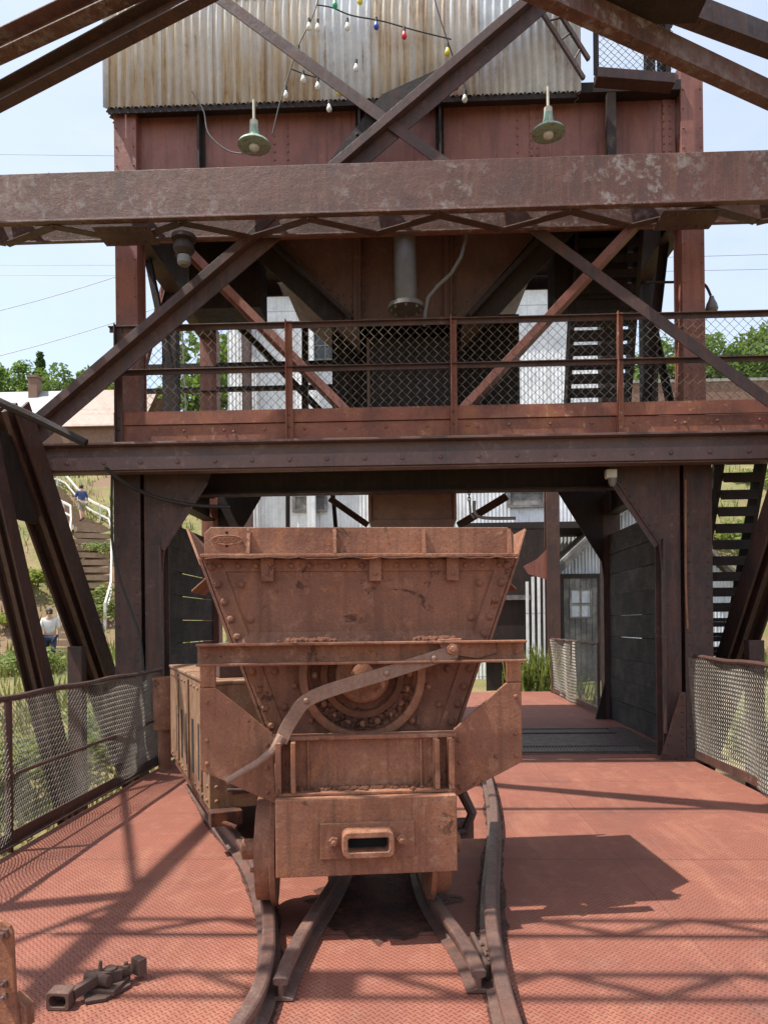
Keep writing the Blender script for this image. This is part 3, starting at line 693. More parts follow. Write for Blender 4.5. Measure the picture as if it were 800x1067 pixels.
# floor beams over the passage
for y, z1 in ((9.2, zt-.1), (12.15, 4.19)):
    mb = MB(); mb.beam((-CXs+.2, y, z1-.16), (CXs-.2, y, z1-.16), pI(.36, .2)); mb.build('floor_beam', M['black'], tw)
mb = MB(); mb.b2(-CXs+.2, CXs-.2, 8.74, 9.5, zt-.04, zt); mb.b2(-CXs+.2, CXs-.2, 9.45, 9.5, zt+.003, 4.19); mb.b2(-CXs+.2, CXs-.2, 9.45, 12.3, 4.195, 4.24); mb.build('floor_and_shade_slab', M['black'], tw)  # hidden rear slab added to keep sky light off the passage
brace((345, 517), (385, 545), 12.6, pL(.1, .1), M['frame']); brace((475, 545), (526, 514), 11.0, pL(.11, .1), M['frame'])
for px in (300, 345, 411):
    brace((px, 490), (px+ (5 if px == 345 else 0), 552), 13.0, pB(.07, .07), M['black'])
mb = MB(); mb.beam(P(238, 505, 9.6), P(385, 503, 9.6), pC(.28, .1, .016, 1), up=(0,0,1)); mb.build('floor_beam', M['frame'], tw)

# stairs, one flight beside the passage and one above
def steep_stair(label, x0, x1, top, bot, n):
    t = thing('staircase', ((x0+x1)/2, bot[0], bot[1]), label, 'staircase', group='steel stair flights of the tower')
    for x in (x0, x1):
        mb = MB(); mb.beam((x, top[0], top[1]), (x, bot[0], bot[1]), pB(.05, .24)); mb.build('stringer', M['black'], t)
    for i in range(n):
        f = (i+.5)/n; y = top[0]+(bot[0]-top[0])*f; z = top[1]+(bot[1]-top[1])*f
        mb = MB(); mb.box(((x0+x1)/2, y, z), (x1-x0-.052, .28, .05)); mb.b2(x0+.03, x1-.03, y-.14, y-.125, z-.09, z-.026); mb.build('tread', M['black'], t)
    return t
steep_stair('black steel stair flight to the right of the passage, lower of the two flights', 3.72, 4.22, (8.95, 3.62), (10.75, -.6), 22)
mb = None
steep_stair('black steel stair flight behind the railing, upper of the two flights', 2.2, 3.02, (9.5, 7.3), (10.6, 3.6), 21)

# platform with chain link and a ladder, top right of tower
pf = thing('service_platform', P(660, 90, 8.5), 'small rusty service platform fenced with chain link at the top right of the tower', 'platform')
mb = MB(); A, Bp = P(622, 68, 8.35), P(703, 86, 8.35)
A2, B2 = P(608, 80, 8.75), P(700, 90, 8.75)
zf = A.z; xa, xb = A.x, Bp.x
mb.prism([(xa, 8.34, zf-.02), (xb, 8.34, zf-.12), (xb, 8.52, zf-.12), (xa, 8.52, zf-.02)], (0,0,-.11)); mb.build('platform_floor', M['frame'], pf, bevel=.004)
for x in (xa+.02, xb-.04):
    mb = MB(); mb.beam((x, 8.36, zf-.1), (x, 8.36, zf+1.3), pL(.06, .06, .01), up=(0,1,0)); mb.build('post', M['black'], pf)
for i, px in enumerate((676, 690)):
    x = P(px, 50, 8.45).x; mb = MB(); mb.beam((x, 8.45, zf-.1), (x, 8.45, zf+1.3), pB(.1, .1), up=(0,1,0)); mb.build('post', M['black'], pf)
mb = MB(); mb.beam((xa, 8.36, zf+1.15), (xb, 8.36, zf+1.1), pL(.06, .06, .01)); mb.beam((xb-.04, 8.36, zf+.5), (xb-.04, 8.5, zf+.5), pL(.06, .06, .01)); mb.build('rail', M['black'], pf)
mb = MB(); chainlink(mb, (xa, 8.38, zf-.08), (1,0,0), xb-xa, 1.25, .08, .0042, .008); mb.build('wire_mesh', M['wire'], pf)
x = P(638, 100, 8.55).x; mb = MB(); mb.b2(x-.05, x+.05, 8.6, 8.7, 6.6, zf-.13); mb.build('bracket', M['black'], pf)
ld = thing('ladder', P(606, 84, 8.45), 'narrow rusty steel ladder leaning from the platform across the corrugated wall', 'ladder')
a0, a1, b0, b1 = P(556, 0, 8.45), P(608, 82, 8.45), P(574, 0, 8.45), P(613, 62, 8.45)
da = (a0-a1)*.25; db = (b0-b1)*.25
for q0, q1 in ((a0+da, a1), (b0+db, b1)):
    mb = MB(); mb.beam(q0, q1, pB(.035, .05), up=(0,-1,0)); mb.build('side_rail', M['frame'], ld)
for t in (-.2, .03, .27, .52, .78):
    mb = MB(); mb.tube([a0.lerp(a1, t), b0.lerp(b1, t+.02)], .011, 6); mb.build('rung', M['frame'], ld)

# ------------------------------------------------------------------ chain link fences beside the deck
def fence(label, O, u, Lg, Hh, posts, mat, w=.05, mids=(.5,)):
    O, u = Vector(O), Vector(u).normalized()
    t = thing('chain_link_fence', O+u*(Lg/2), label, 'fence', group='chain link fences beside the deck')
    mb = MB(); mb.tube([O+u*(Lg*i/24)+V(0,0,Hh+.02+.008*math.sin(i*1.7)) for i in range(25)], .024, 8); mb.build('top_rail', M['frame'], t, smooth=True)
    for f in mids:
        mb = MB(); mb.tube([O+V(0,0,Hh*f), O+u*Lg+V(0,0,Hh*f)], .014, 6); mb.build('mid_rail', M['frame'], t, smooth=True)
    mb = MB(); mb.beam(O+V(0,0,.05), O+u*Lg+V(0,0,.05), pL(.06, .09, .012)); mb.build('bottom_rail', M['frame'], t)
    for s_ in posts:
        mb = MB(); mb.tube([O+u*s_+V(0,0,.0), O+u*s_+V(0,0,Hh+.03)], .028, 8); mb.build('post', M['frame'], t, smooth=True)
    mb = MB(); chainlink(mb, O+V(0,0,.03), u, Lg, Hh, w, .0027, .032); mb.build('wire_mesh', mat, t)
    return t
FL = -2.87
fence('dark railed chain link fence along the left edge of the deck', (FL, 1.0, 0), (0,1,0), 7.45, 1.08, (0, 2.1, 4.18, 7.42), M['wire_dark'], .046)
fence('pale chain link fence along the right edge of the deck', (3.2, 1.0, 0), (0,1,0), 7.5, 1.17, (0, 2.5, 5.0), M['wire'], .042, ())
fence('short chain link fence beyond the passage, in front of the shed', (3.2, 12.7, -.02), (0,1,0), 4.2, 1.22, (0, 2.1, 4.15), M['wire'], .06, ())

# ------------------------------------------------------------------ rails
railprof = [(-.055,0),(.055,0),(.055,.012),(.010,.025),(.010,.075),(.032,.085),(.032,.112),(.022,.12),(-.022,.12),(-.032,.112),(-.032,.085),(-.010,.075),(-.010,.025),(-.055,.012)]
def smoothpath(pts, n=8):
    out = []; pts = [Vector(p) for p in pts]
    for i in range(len(pts)-1):
        p0, p1, p2, p3 = pts[max(i-1,0)], pts[i], pts[i+1], pts[min(i+2,len(pts)-1)]
        for k in range(n):
            t = k/n
            out.append(.5*((2*p1)+(p2-p0)*t+(2*p0-5*p1+4*p2-p3)*t*t+(3*p1-p0-3*p2+p3)*t**3))
    return out+[pts[-1]]
def sweep(mb, pts, prof_):
    n = len(prof_); vs = []; fs = []
    for i, p in enumerate(pts):
        t = (pts[min(i+1,len(pts)-1)]-pts[max(i-1,0)]); t.z = 0; t.normalize(); a = V(t.y, -t.x, 0)
        vs += [p+a*x+V(0,0,y) for x, y in prof_]
    for i in range(len(pts)-1):
        for k in range(n): q = (k+1) % n; fs.append((i*n+k, i*n+q, (i+1)*n+q, (i+1)*n+k))
    fs += [tuple(range(n-1,-1,-1)), tuple((len(pts)-1)*n+k for k in range(n))]
    mb.add(vs, fs)
def onrail(px, py, Z=.12):
    d = Fv + Rv*((px-CX)/F_PX) + Uv*((CY-py)/F_PX); p = CAM+d*((Z-CAM.z)/d.z); return V(p.x, p.y, .004)
def rail(name, pix, label, pre=None, post=None, top=.12, sc_=1.0):
    pts = ([V(*p) for p in pre] if pre else [])+[onrail(x, y, top) for x, y in pix]+([V(*p) for p in post] if post else [])
    pts = smoothpath(pts, 10)
    for _ in range(60): pts = [pts[0]]+[(pts[i-1]+pts[i]*2+pts[i+1])/4 for i in range(1, len(pts)-1)]+[pts[-1]]
    mb = MB(); sweep(mb, pts, [(x*sc_, y*top/.12) for x, y in railprof])
    o = mb.build(name, M['rail'], bevel=.003); tag(o, label, 'rail', 'rails on the deck'); return pts
LR = rail('rail', [(246,1067),(268,1035),(279,1000),(281,960),(276,925),(264,890),(246,868),(228,850)], 'outer left running rail curving away under the wheel', pre=[(-.95,1.2,.004),(-.80,2.0,.004)], post=[(-1.85,6.5,.004),(-2.21,7.32,.004)])
RR = rail('rail', [(534,1067),(520,1010),(511,960),(509,925),(513,880),(516,845),(510,812)], 'outer right running rail bowing to the right beside the ore car', pre=[(.42,1.2,.004),(.41,2.0,.004)], post=[(.80,8.5,.004),(.70,12,.004)])
GL = rail('guard_rail', [(292,1020),(305,985),(330,945),(352,912),(366,880)], 'short inner guard rail on the left, angling in under the car', top=.10, post=[(-.38,6.2,.004)])
GR = rail('guard_rail', [(499,1012),(488,985),(468,958),(447,930),(432,895)], 'short inner guard rail on the right, with chipped bolted side', top=.10, post=[(.02,6.2,.004)])
def joint(pts, idx, side, label):
    p, q = pts[idx], pts[idx+3]; d = (q-p).normalized(); a = V(d.y, -d.x, 0)*side
    t = thing('joint_plate', p, label, 'joint plate', group='joint plates on the rails')
    mb = MB(); c = p+a*.052+V(0,0,.055); L_ = .34
    mb.beam(c-d*.0, c+d*L_, pB(.022, .075)); mb.build('plate', M['railside'], t, bevel=.006)
    for k in range(3):
        mb = MB(); mb.nut(c+d*(.06+k*.11)+a*.011, a, .020, .018); mb.build('bolt', M['rail'], t)
joint(LR, 12, 1, 'bolted joint plate on the inner face of the left running rail, near edge')
joint(RR, 10, -1, 'bolted joint plate on the inner face of the right running rail, near edge')
joint(RR, 12, 1, 'bolted joint plate on the outer face of the right running rail')
joint(GR, 3, 1, 'bolted joint plate on the right guard rail')
def grime(pts, w, label):
    mb = MB(); vs = []; fs = []
    pts = [p for p in pts]
    l = r_ = w
    for i, p in enumerate(pts):
        t = (pts[min(i+4,len(pts)-1)]-pts[max(i-4,0)]).normalized(); a = V(t.y, -t.x, 0)
        l += (w-l)*.12+random.gauss(0,.07)*w; r_ += (w-r_)*.12+random.gauss(0,.07)*w; l = max(.6*w, l); r_ = max(.6*w, r_)
        vs += [V(p.x, p.y, .0035)-a*l, V(p.x, p.y, .0035)+a*r_]
    fs = [(2*i, 2*i+1, 2*i+3, 2*i+2) for i in range(len(pts)-1)]
    mb.add(vs, fs); o = mb.build('grime', M['grime']); tag(o, label, 'grime', kind='stuff')
def dense(pts):
    out = []
    for a, b in zip(pts, pts[1:]):
        k = max(1, int((b-a).length/.03)); out += [a.lerp(b, i/k) for i in range(k)]
    return out
grime(dense(LR), .07, 'black oily grime along the left rail'); grime(dense(RR), .07, 'black oily grime along the right rail')
# grease patch under the car
mb = MB(); ring = [V(-.17+.42*math.cos(a_)*random.uniform(.75,1.15), 4.25+.55*math.sin(a_)*random.uniform(.8,1.1), .0045) for a_ in [i*2*math.pi/40 for i in range(40)]]
mb.add(ring, [tuple(range(40))]); o = mb.build('grease_stain', M['grime']); tag(o, 'dark grease stain on the deck under the ore car', 'stain', kind='stuff')

# ------------------------------------------------------------------ ore car
def thing_local(*a, **k):
    t = thing(*a, **k); return t
car = thing('ore_car', (-.225, 3.72, 0), 'rusty brown ore car with tapered riveted hopper and slotted bumper', 'ore car', rz=R(6.8)); car.scale = (.965, 1, 1)
def cb(mb, name, mat, parent=car, bevel=.004, smooth=False): return mb.build(name, mat, parent, bevel=bevel, smooth=smooth, local=True)
mc, md = M['car'], M['car_dark']
# bumper
mb = MB(); mb.b2(-.475, .475, 0, .028, .335, .725); mb.b2(-.475, .475, .03, .30, .70, .724); mb.b2(-.475, -.45, .03, .3, .34, .698); mb.b2(.45, .475, .03, .3, .34, .698)
bu = cb(mb, 'bumper', mc, bevel=.006)
mb = MB(); mb.b2(-.245, .245, -.022, -.001, .425, .605)
for s in (-1, 1): mb.nut((s*.175, -.022, .515), (0,-1,0), .028, .022)
pl = cb(mb, 'coupler_plate', mc, bu)
mb = MB(); n = 28; o_ = []; i_ = []
def rrect(w, h, r, n=6):
    out = []
    for cx_, cz_, a0 in ((w-r, h-r, 0), (-w+r, h-r, 90), (-w+r, -h+r, 180), (w-r, -h+r, 270)):
        for k in range(n+1): th = R(a0+90*k/n); out.append((cx_+r*math.cos(th), cz_+r*math.sin(th)))
    return out
ro, ri = rrect(.135, .068, .035), rrect(.105, .035, .012); nn = len(ro)
vs = [V(x, -.024, z+.515) for x, z in ro]+[V(x*.97, -.105, z*.94+.515) for x, z in ro]+[V(x, -.105, z+.515) for x, z in ri]+[V(x*.95, .02, z*.9+.515) for x, z in ri]
fs = []
for a_ in range(3):
    for k in range(nn): q = (k+1) % nn; fs.append((a_*nn+k, a_*nn+q, (a_+1)*nn+q, (a_+1)*nn+k))
mb.add(vs, fs); cb(mb, 'coupler_socket', mc, bu, bevel=.004)
mb = MB(); mb.b2(-.11, .11, -.0225, -.0235, .48, .55); cb(mb, 'socket_hole', M['hole_shade'], bu, bevel=0)
# front pan: flanges, plate, ledge
mb = MB(); mb.b2(-.48, .48, .16, .18, .70, 1.02); mb.b2(-.48, .48, .06, .16, .726, .742); mb.b2(-.5, .5, .12, .22, 1.0, 1.022)
for s in (-1, 1):
    mb.b2(s*.37, s*.395, .05, .16, .743, 1.0); mb.b2(s*.445, s*.475, .05, .16, .743, 1.0); mb.b2(s*.30, s*.312, .14, .16, .743, 1.0)
    for z in (.78, .87, .96): mb.rivet((s*.42, .16, z), (0,-1,0), .014)
cb(mb, 'front_pan', mc)
mb = MB()
for i in range(240): 
    r_ = random.uniform(.006, .02); x = random.gauss(.05, .2)
    if abs(x) < .36: mb.lathe((x, .152-abs(random.gauss(0,.025)), .742), (random.uniform(-.4,.4), random.uniform(-.4,.2), 1), [(r_, -.004), (r_*.8, r_*.5), (r_*.2, r_*.9)], 5)
o = cb(mb, 'ore_crumbs', md, bevel=0); o['kind'] = 'stuff'
# corner plates and uprights
for s in (-1, 1):
    mb = MB(); ply = [(.885,1.275),(.80,1.275),(.50,1.03),(.482,.655),(.885,.845)]
    mb.prism([(s*x, .20, z) for x, z in ply], (0,.022,0))
    for x, z in ((.85,1.2),(.85,1.0),(.85,.88),(.53,.72),(.53,.85),(.53,.97)): mb.rivet((s*x, .2, z), (0,-1,0), .014)
    mb.b2(s*.863, s*.885, .224, .52, .85, 1.27); 
    cb(mb, 'corner_plate', mc)
    mb = MB(); mb.b2(s*.80, s*.885, .20, .22, 1.278, 1.40); mb.b2(s*.865, s*.885, .222, .36, 1.278, 1.40); cb(mb, 'upright', mc)
mb = MB(); mb.beam((-.885, .155, 1.45), (.885, .155, 1.45), pC(.115, .075, .014, 1))
for s in (-1, 1):
    for x in (.84,): mb.nut((s*x, .15, 1.445), (0,-1,0), .022, .012)
mb.b2(-.06, .02, .145, .154, 1.395, 1.505)
for x in (.12, .3): mb.rivet((x, .154, 1.45), (0,-1,0), .014)
cb(mb, 'cross_beam', mc)
# hopper body
yf, yb_ = .34, 1.45
mb = MB()
W1, W0, Z1, Z0 = .875, .50, 1.955, .93
def hw(z): return W0+(W1-W0)*(z-Z0)/(Z1-Z0)
out = [V(-W0,yf,Z0),V(W0,yf,Z0),V(W1,yf,Z1),V(-W1,yf,Z1)]
mb.prism(out, (0,.02,0)); mb.prism([p+V(0,yb_-yf,0) for p in out], (0,.02,0))
for s in (-1, 1): mb.prism([(s*W0, yf+.02, Z0), (s*W1, yf+.02, Z1), (s*W1, yb_, Z1), (s*W0, yb_, Z0)], (s*.02,0,0))
mb.b2(-W0, W0, yf+.021, yb_, Z0, Z0+.02)
# upper front plate stands forward of the lower face that carries the drum
yu, zk = yf-.072, 1.488
mb.prism([(-hw(zk),yu,zk),(hw(zk),yu,zk),(W1,yu,Z1),(-W1,yu,Z1)], (0,.07,0))
for s in (-1, 1):
    for (za, zb_, yy, k) in ((Z1, zk, yu, 5), (zk, 1.0, yf, 5)):
        a, b = V(s*hw(za), yy-.012, za), V(s*hw(zb_), yy-.012, zb_)
        inn = V(-s*.10, 0, 0); mb.prism([a, b, b+inn, a+inn], (0,.011,0))
        for t in range(k):
            q = a.lerp(b, (t+.45)/k); mb.rivet(q+V(-s*.035,0,0), (0,-1,0), .024, 8)
            if t % 2: mb.rivet(q+V(-s*(.14+.02*(t%3)),.012,.0), (0,-1,0), .024, 8)
        mb.prism([a+V(s*.004,0,0), b+V(s*.004,0,0), b+V(s*.022,0,0), a+V(s*.022,0,0)], (0,.12,0))
for i in range(17): mb.rivet((-.78+i*.0975, yu-.009, 1.915), (0,-1,0), .018, 8)
mb.b2(-.80, .80, yu-.009, yu-.001, 1.885, 1.95)
mb.prism([(-hw(zk)+.02, yu-.002, zk+.075), (-hw(zk)+.02, yu-.002, zk), (-hw(zk)+.02, yu-.03, zk), (-hw(zk)+.02, yu-.03, zk+.012)], (2*hw(zk)-.04,0,0))
hop = cb(mb, 'hopper', M['hopperplate'], bevel=.003)
# lip
mb = MB()
mb.prism([(x, yf-.10, z) for x, z in [(-.86,1.975),(.86,1.975),(.86,2.085),(.825,2.12),(-.825,2.12),(-.86,2.085)]], (0,.016,0))
mb.b2(-.875, .875, yf-.15, yf+.022, 1.9555, 1.974)
lip = cb(mb, 'lip', mc)
bk = MB(); bk.b2(-.875, .875, yb_+.021, yb_+.04, 1.9, 2.12); cb(bk, 'rear_lip', mc)
mb = MB()
rng = [(-.85+i*.05, yf-.151-random.uniform(0,.006), 1.951+random.uniform(-.006,.004)) for i in range(35)]
mb.tube(rng, .005, 5); cb(mb, 'torn_edge', M['car_dark'], lip, bevel=0)
for x in (-.62, -.15, .345, .83):
    mb = MB(); mb.prism([(x-.009, yf-.102, 1.976), (x-.009, yf-.102, 2.11), (x-.009, yf-.115, 2.11), (x-.009, yf-.148, 1.976)], (.018,0,0)); cb(mb, 'rib', mc, lip, bevel=0)
for x in (-.52, .075, .51):
    mb = MB(); mb.b2(x-.035, x+.035, yu-.035, yu-.010, 1.83, 1.955); mb.rivet((x, yu-.035, 1.87), (0,-1,0), .013); cb(mb, 'tab', mc, hop)
mb = MB(); yl0 = yf-.1015
for k in range(6):
    xk = -.795+k*.023; mb.tube([(xk+.009*math.cos(a_*.7854), yl0, 2.052+.013*math.sin(a_*.7854)) for a_ in range(0, 7 if k % 2 else 9)], .0028, 4)
mb.tube([(-.738+.082*math.cos(a_*.2618), yl0, 2.052+.024*math.sin(a_*.2618)) for a_ in range(25)], .0028, 4)
cb(mb, 'embossed_mark', mc, lip, bevel=0)
mb = MB()
for zz in (2.02, 2.09): mb.lathe((-.738, yl0+.001, zz), (0,-1,0), [(.008, 0), (.008, .0012)], 8)
cb(mb, 'bolt_hole', M['hole_shade'], lip, bevel=0)
for s in (-1, 1):
    # flared side lips
    mb = MB(); mb.prism([(s*.885, yf-.02, 1.93), (s*.98, yf+.10, 2.14), (s*1.03, yb_, 2.14), (s*.89, yb_, 1.93)], (s*.014,0,-.006)); 
    mb.prism([(s*.885, .8, 1.925), (s*1.03, .8, 1.80), (s*1.03, 1.3, 1.80), (s*.885, 1.3, 1.925)], (0,0,.014))
    cb(mb, 'side_lip', mc)
# door wheel on the hopper front
cz = 1.325; mb = MB(); c = V(.0, yf, cz)
mb.lathe(c, (0,-1,0), [(.355,-.01),(.355,.06),(.34,.068),(.312,.066),(.305,.012),(.25,.010)], 48)
for k in range(20):
    a_ = k*2*math.pi/20; mb.nut(c+V(.268*math.cos(a_), -.025, .268*math.sin(a_)), (0,-1,0), .018, .015)
for k in range(6):
    a_ = math.pi+.15+k*.56; mb.rivet(c+V(.385*math.cos(a_), -.0, .385*math.sin(a_)), (0,-1,0), .022)
dr = cb(mb, 'drum', mc, bevel=0, smooth=True)
mb = MB(); mb.lathe(c, (0,-1,0), [(.292,.013),(.292,.02),(.24,.02),(.235,.05),(.20,.055),(.195,.026),(.02,.026)], 48); cb(mb, 'face_plate', md, dr, bevel=0, smooth=True)  # darker than the ring: shade of the recess put into the colour
mb = MB(); mb.lathe(c, (0,-1,0), [(.15,.02),(.15,.085),(.135,.10),(.065,.10),(.065,.15),(.045,.16)], 28); 
for k in range(8):
    a_ = k*2*math.pi/8; mb.nut(c+V(.115*math.cos(a_), -.098, .115*math.sin(a_)), (0,-1,0), .016, .012)
cb(mb, 'hub', mc, dr, bevel=0, smooth=True)
mb = MB()
for i in range(170):
    a_ = random.uniform(3.5, 6.0); rr = random.uniform(.20, .31); r_ = random.uniform(.008, .026)
    mb.lathe(c+V(rr*math.cos(a_), -.03, rr*math.sin(a_)), (random.uniform(-.3,.3), -1, random.uniform(-.3,.3)), [(r_,-.01),(r_*.8,r_*.4),(r_*.2,r_*.7)], 5)
o = cb(mb, 'caked_dirt', md, dr, bevel=0); o['kind'] = 'stuff'
mb = MB()
for i in range(120):
    x = random.choice((-.36, -.2, .36, .44))+random.gauss(0, .035); z = 1.512; r_ = random.uniform(.01, .03)
    mb.lathe((x, random.uniform(.16,.22), z), (random.uniform(-.4,.4), random.uniform(-.4,.2), 1), [(r_,-.012),(r_*.8,r_*.4),(r_*.2,r_*.8)], 5)
o = cb(mb, 'spilled_ore', md, bevel=0); o['kind'] = 'stuff'
# lever
mb = MB(); yl = .095
pl_ = [(.50,1.455),(.12,1.345),(-.27,1.23),(-.385,1.12),(-.45,1.00)]
pp = smoothpath([V(x, yl, z) for x, z in pl_], 5)
hwid = .036
vs = []; fs = []
for i, p in enumerate(pp):
    t = (pp[min(i+1,len(pp)-1)]-pp[max(i-1,0)]).normalized(); nn_ = V(-t.z, 0, t.x)
    vs += [p+nn_*hwid, p-nn_*hwid, p-nn_*hwid+V(0,.018,0), p+nn_*hwid+V(0,.018,0)]
for i in range(len(pp)-1):
    for k in range(4): q = (k+1) % 4; fs.append((i*4+k, i*4+q, i*4+4+q, i*4+4+k))
fs += [(3,2,1,0), tuple((len(pp)-1)*4+k for k in range(4))]
mb.add(vs, fs)
for q in (pp[5], pp[11], pp[2]): mb.rivet(q, (0,-1,0), .018, 8)
mb.tube([(-.44, yl+.009, 1.03), (-.49, yl, .955), (-.56, yl-.02, .905), (-.73, yl-.05, .815)], [.03,.024,.02,.018], 10)
lv = cb(mb, 'lever', M['lever'], bevel=.003)
mb = MB(); mb.prism([(.40,.10,1.515),(.53,.10,1.52),(.50,.10,1.40),(.44,.10,1.40)], (0,.04,0)); mb.nut((.475,.10,1.465), (0,-1,0), .034, .02); mb.prism([(.5,.125,1.50),(.72,.125,1.50),(.73,.125,1.44),(.62,.125,1.41),(.5,.125,1.43)], (0,.015,0)); cb(mb, 'bracket', mc, lv)
# running gear
for s in (-1, 1):
    for y in (.34, 1.38):
        mb = MB(); x = -.54 if s < 0 else .405
        mb.lathe((x, y, .385), (s,0,0), [(.295,-.055),(.30,-.03),(.268,-.022),(.262,.055),(.225,.058),(.21,.03),(.09,.035),(.085,.075),(.05,.078)], 36)
        w_ = cb(mb, 'wheel', mc if y < 1 else md, bevel=0, smooth=True)
        mb = MB(); mb.lathe((x+s*.08, y, .385), (s,0,0), [(.055,-.01),(.055,.06),(.03,.07)], 14); mb.nut((x+s*.06, y, .27), (s,0,0), .025); cb(mb, 'axle_cap', mc, w_, bevel=0)
for y in (.34, 1.38):
    mb = MB(); mb.tube([(-.5, y, .385), (.5, y, .385)], .05, 12); cb(mb, 'axle', md, bevel=0, smooth=True)
mb = MB()
for s in (-1, 1): mb.b2(s*.36, s*.42, .05, 1.8, .42, .68)
mb.b2(-.355, .355, .5, .56, .42, .68); mb.b2(-.355, .355, 1.56, 1.62, .42, .68); mb.b2(-.48, .48, 1.81, 1.84, .34, .93); mb.b2(-.2, .2, .31, 1.4, .30, .42)
cb(mb, 'under_frame', md)
mb = MB(); mb.tube([(.60,.5,.62),(.66,.5,.50),(.62,.5,.40),(.52,.5,.38)], .03, 8); mb.box((.60,.55,.40), (.14,.1,.10)); mb.tube([(.56,.55,.66),(.7,.6,.74)], .016, 6); cb(mb, 'brake_hanger', M['frame'])

# ------------------------------------------------------------------ locomotive behind the car
lc_p = V(-1.42, 5.15, 0)
lo = thing('mine_locomotive', lc_p, 'faded yellow mine locomotive body with slotted side, behind the ore car', 'locomotive', rz=R(24))
def lb(mb, name, mat, parent=lo, bevel=.006, smooth=False): return mb.build(name, mat, parent, bevel=bevel, smooth=smooth, local=True)
ml = M['loco']; LW, LL = 1.30, 2.5
mb = MB(); mb.b2(0, LW, 0, .03, .30, 1.18); mb.b2(0, .03, .031, LL, .30, 1.18); mb.b2(LW-.03, LW, .031, LL, .30, 1.18); mb.b2(.031, LW-.031, LL-.03, LL, .3, 1.18)
mb.b2(-.012, LW+.012, -.012, LL, 1.181, 1.21); mb.b2(.031, LW-.031, .031, LL-.031, .5, .52)
for i in range(9): mb.rivet((.05, 0, .36+i*.1), (0,-1,0), .018); mb.rivet((0, .06, .36+i*.1), (-1,0,0), .018)
for i in range(12): mb.rivet((0, .1+i*.2, 1.12), (-1,0,0), .018); mb.rivet((0, .1+i*.2, .35), (-1,0,0), .018)
bd = lb(mb, 'body', ml, bevel=.01)
for i in range(5):
    y = .42+i*.36; mb = MB(); mb.b2(-.0045, -.0005, y, y+.10, .42, .85); lb(mb, 'vent_slot', M['hole_shade'], bd, bevel=0)
for i in range(3):
    mb = MB(); y = .30+i*.72; mb.b2(-.018, -.001, y, y+.04, .32, 1.16); lb(mb, 'side_rib', ml, bd)
mb = MB(); mb.b2(.12, .5, .25, .8, 1.212, 1.30); mb.lathe((.3, .5, 1.3), (0,0,1), [(.12,0),(.12,.12),(.05,.15)], 16); lb(mb, 'controller', M['frame'])
mb = MB(); mb.tube([(.06,.12,1.2),(.06,.12,1.4),(.10,.12,1.46),(.18,.12,1.47),(.24,.12,1.42)], .014, 8); lb(mb, 'grab_handle', M['conduit'], smooth=True, bevel=0)
mb = MB(); mb.box((.10, -.06, .26), (.22, .12, .10)); mb.tube([(.06,-.10,.24),(.16,-.16,.20)], .02, 6); lb(mb, 'step', M['car_dark'])
mb = MB(); mb.b2(.15, .45, -.02, -.001, .40, .46); mb.tube([(.12,-.03,.44),(.4,-.06,.42),(.6,-.04,.44)], .014, 6); lb(mb, 'latch', M['frame'])
for s in (.14, LW-.14):
    for y in (.55, 1.9):
        mb = MB(); mb.lathe((s, y, .37), (-1 if s < .5 else 1,0,0), [(.27,-.05),(.275,-.03),(.245,-.02),(.24,.05),(.2,.05),(.08,.03)], 28); lb(mb, 'wheel', M['car_dark'], bevel=0, smooth=True)
mb = MB(); mb.b2(.02, .07, .1, 2.3, .22, .40); mb.b2(LW-.07, LW-.02, .1, 2.3, .22, .40); lb(mb, 'under_frame', M['car_dark'])

# ------------------------------------------------------------------ loose ironwork on the deck
cp = thing('link_coupler', onrail(60, 1054, 0)+V(0,0,-.004), 'loose rusty link coupler lying on the deck at lower left', 'coupler', rz=R(-36)); cp.scale = (.72, .68, .78)
def kb(mb, name, mat=M['railside'], parent=cp, bevel=.004, smooth=False): return mb.build(name, mat, parent, bevel=bevel, smooth=smooth, local=True)
mb = MB(); ro, ri = rrect(.07, .047, .016, 4), rrect(.05, .029, .022, 4); nn = len(ro); rot = Matrix.Rotation(R(36), 3, 'Z')
vs = [rot@V(x, .11, z+.05) for x, z in ro]+[rot@V(x, 0, z+.05) for x, z in ro]+[rot@V(x, 0, z+.05) for x, z in ri]+[rot@V(x*.9, .085, z*.9+.05) for x, z in ri]
fs = [tuple(range(nn-1,-1,-1)), tuple(range(3*nn, 4*nn))]
for a_ in range(3):
    for k in range(nn): q = (k+1) % nn; fs.append((a_*nn+k, a_*nn+q, (a_+1)*nn+q, (a_+1)*nn+k))
mb.add(vs, fs); kb(mb, 'socket')
mb = MB(); mb.beam((0,.10,.06), (0,.26,.085), pB(.05,.055)); mb.beam((-.03,.26,.085), (.02,.42,.075), pB(.08,.06)); mb.box((.0,.34,.03), (.20,.22,.03), rz=.5); mb.prism([(.07,.14,.004),(.13,.24,.004),(.10,.44,.004),(.0,.50,.004),(-.05,.2,.004)], (0,0,.02)); kb(mb, 'shank')
mb = MB(); mb.tube([(-.09,.25,.08),(.08,.30,.08)], .034, 12); mb.tube([(.0,.36,.04),(.0,.36,.12)], .04, 14); mb.tube([(-.02,.30,.08),(-.03,.31,.165)], .012, 8); kb(mb, 'pin', smooth=True)
mb = MB(); mb.tube([(.0,.42,.07),(.02,.50,.07)], .032, 10); mb.box((.03,.55,.075), (.09,.06,.095)); mb.nut((.05,.44,.10), (0,0,1), .025); kb(mb, 'clevis')
st = thing('switch_stand', V(-1.62, 2.78, 0), 'tan bolted steel bracket standing at the bottom left edge', 'bracket')
mb = MB(); px0, px1 = -1.72, P(16, 1000, 2.78).x
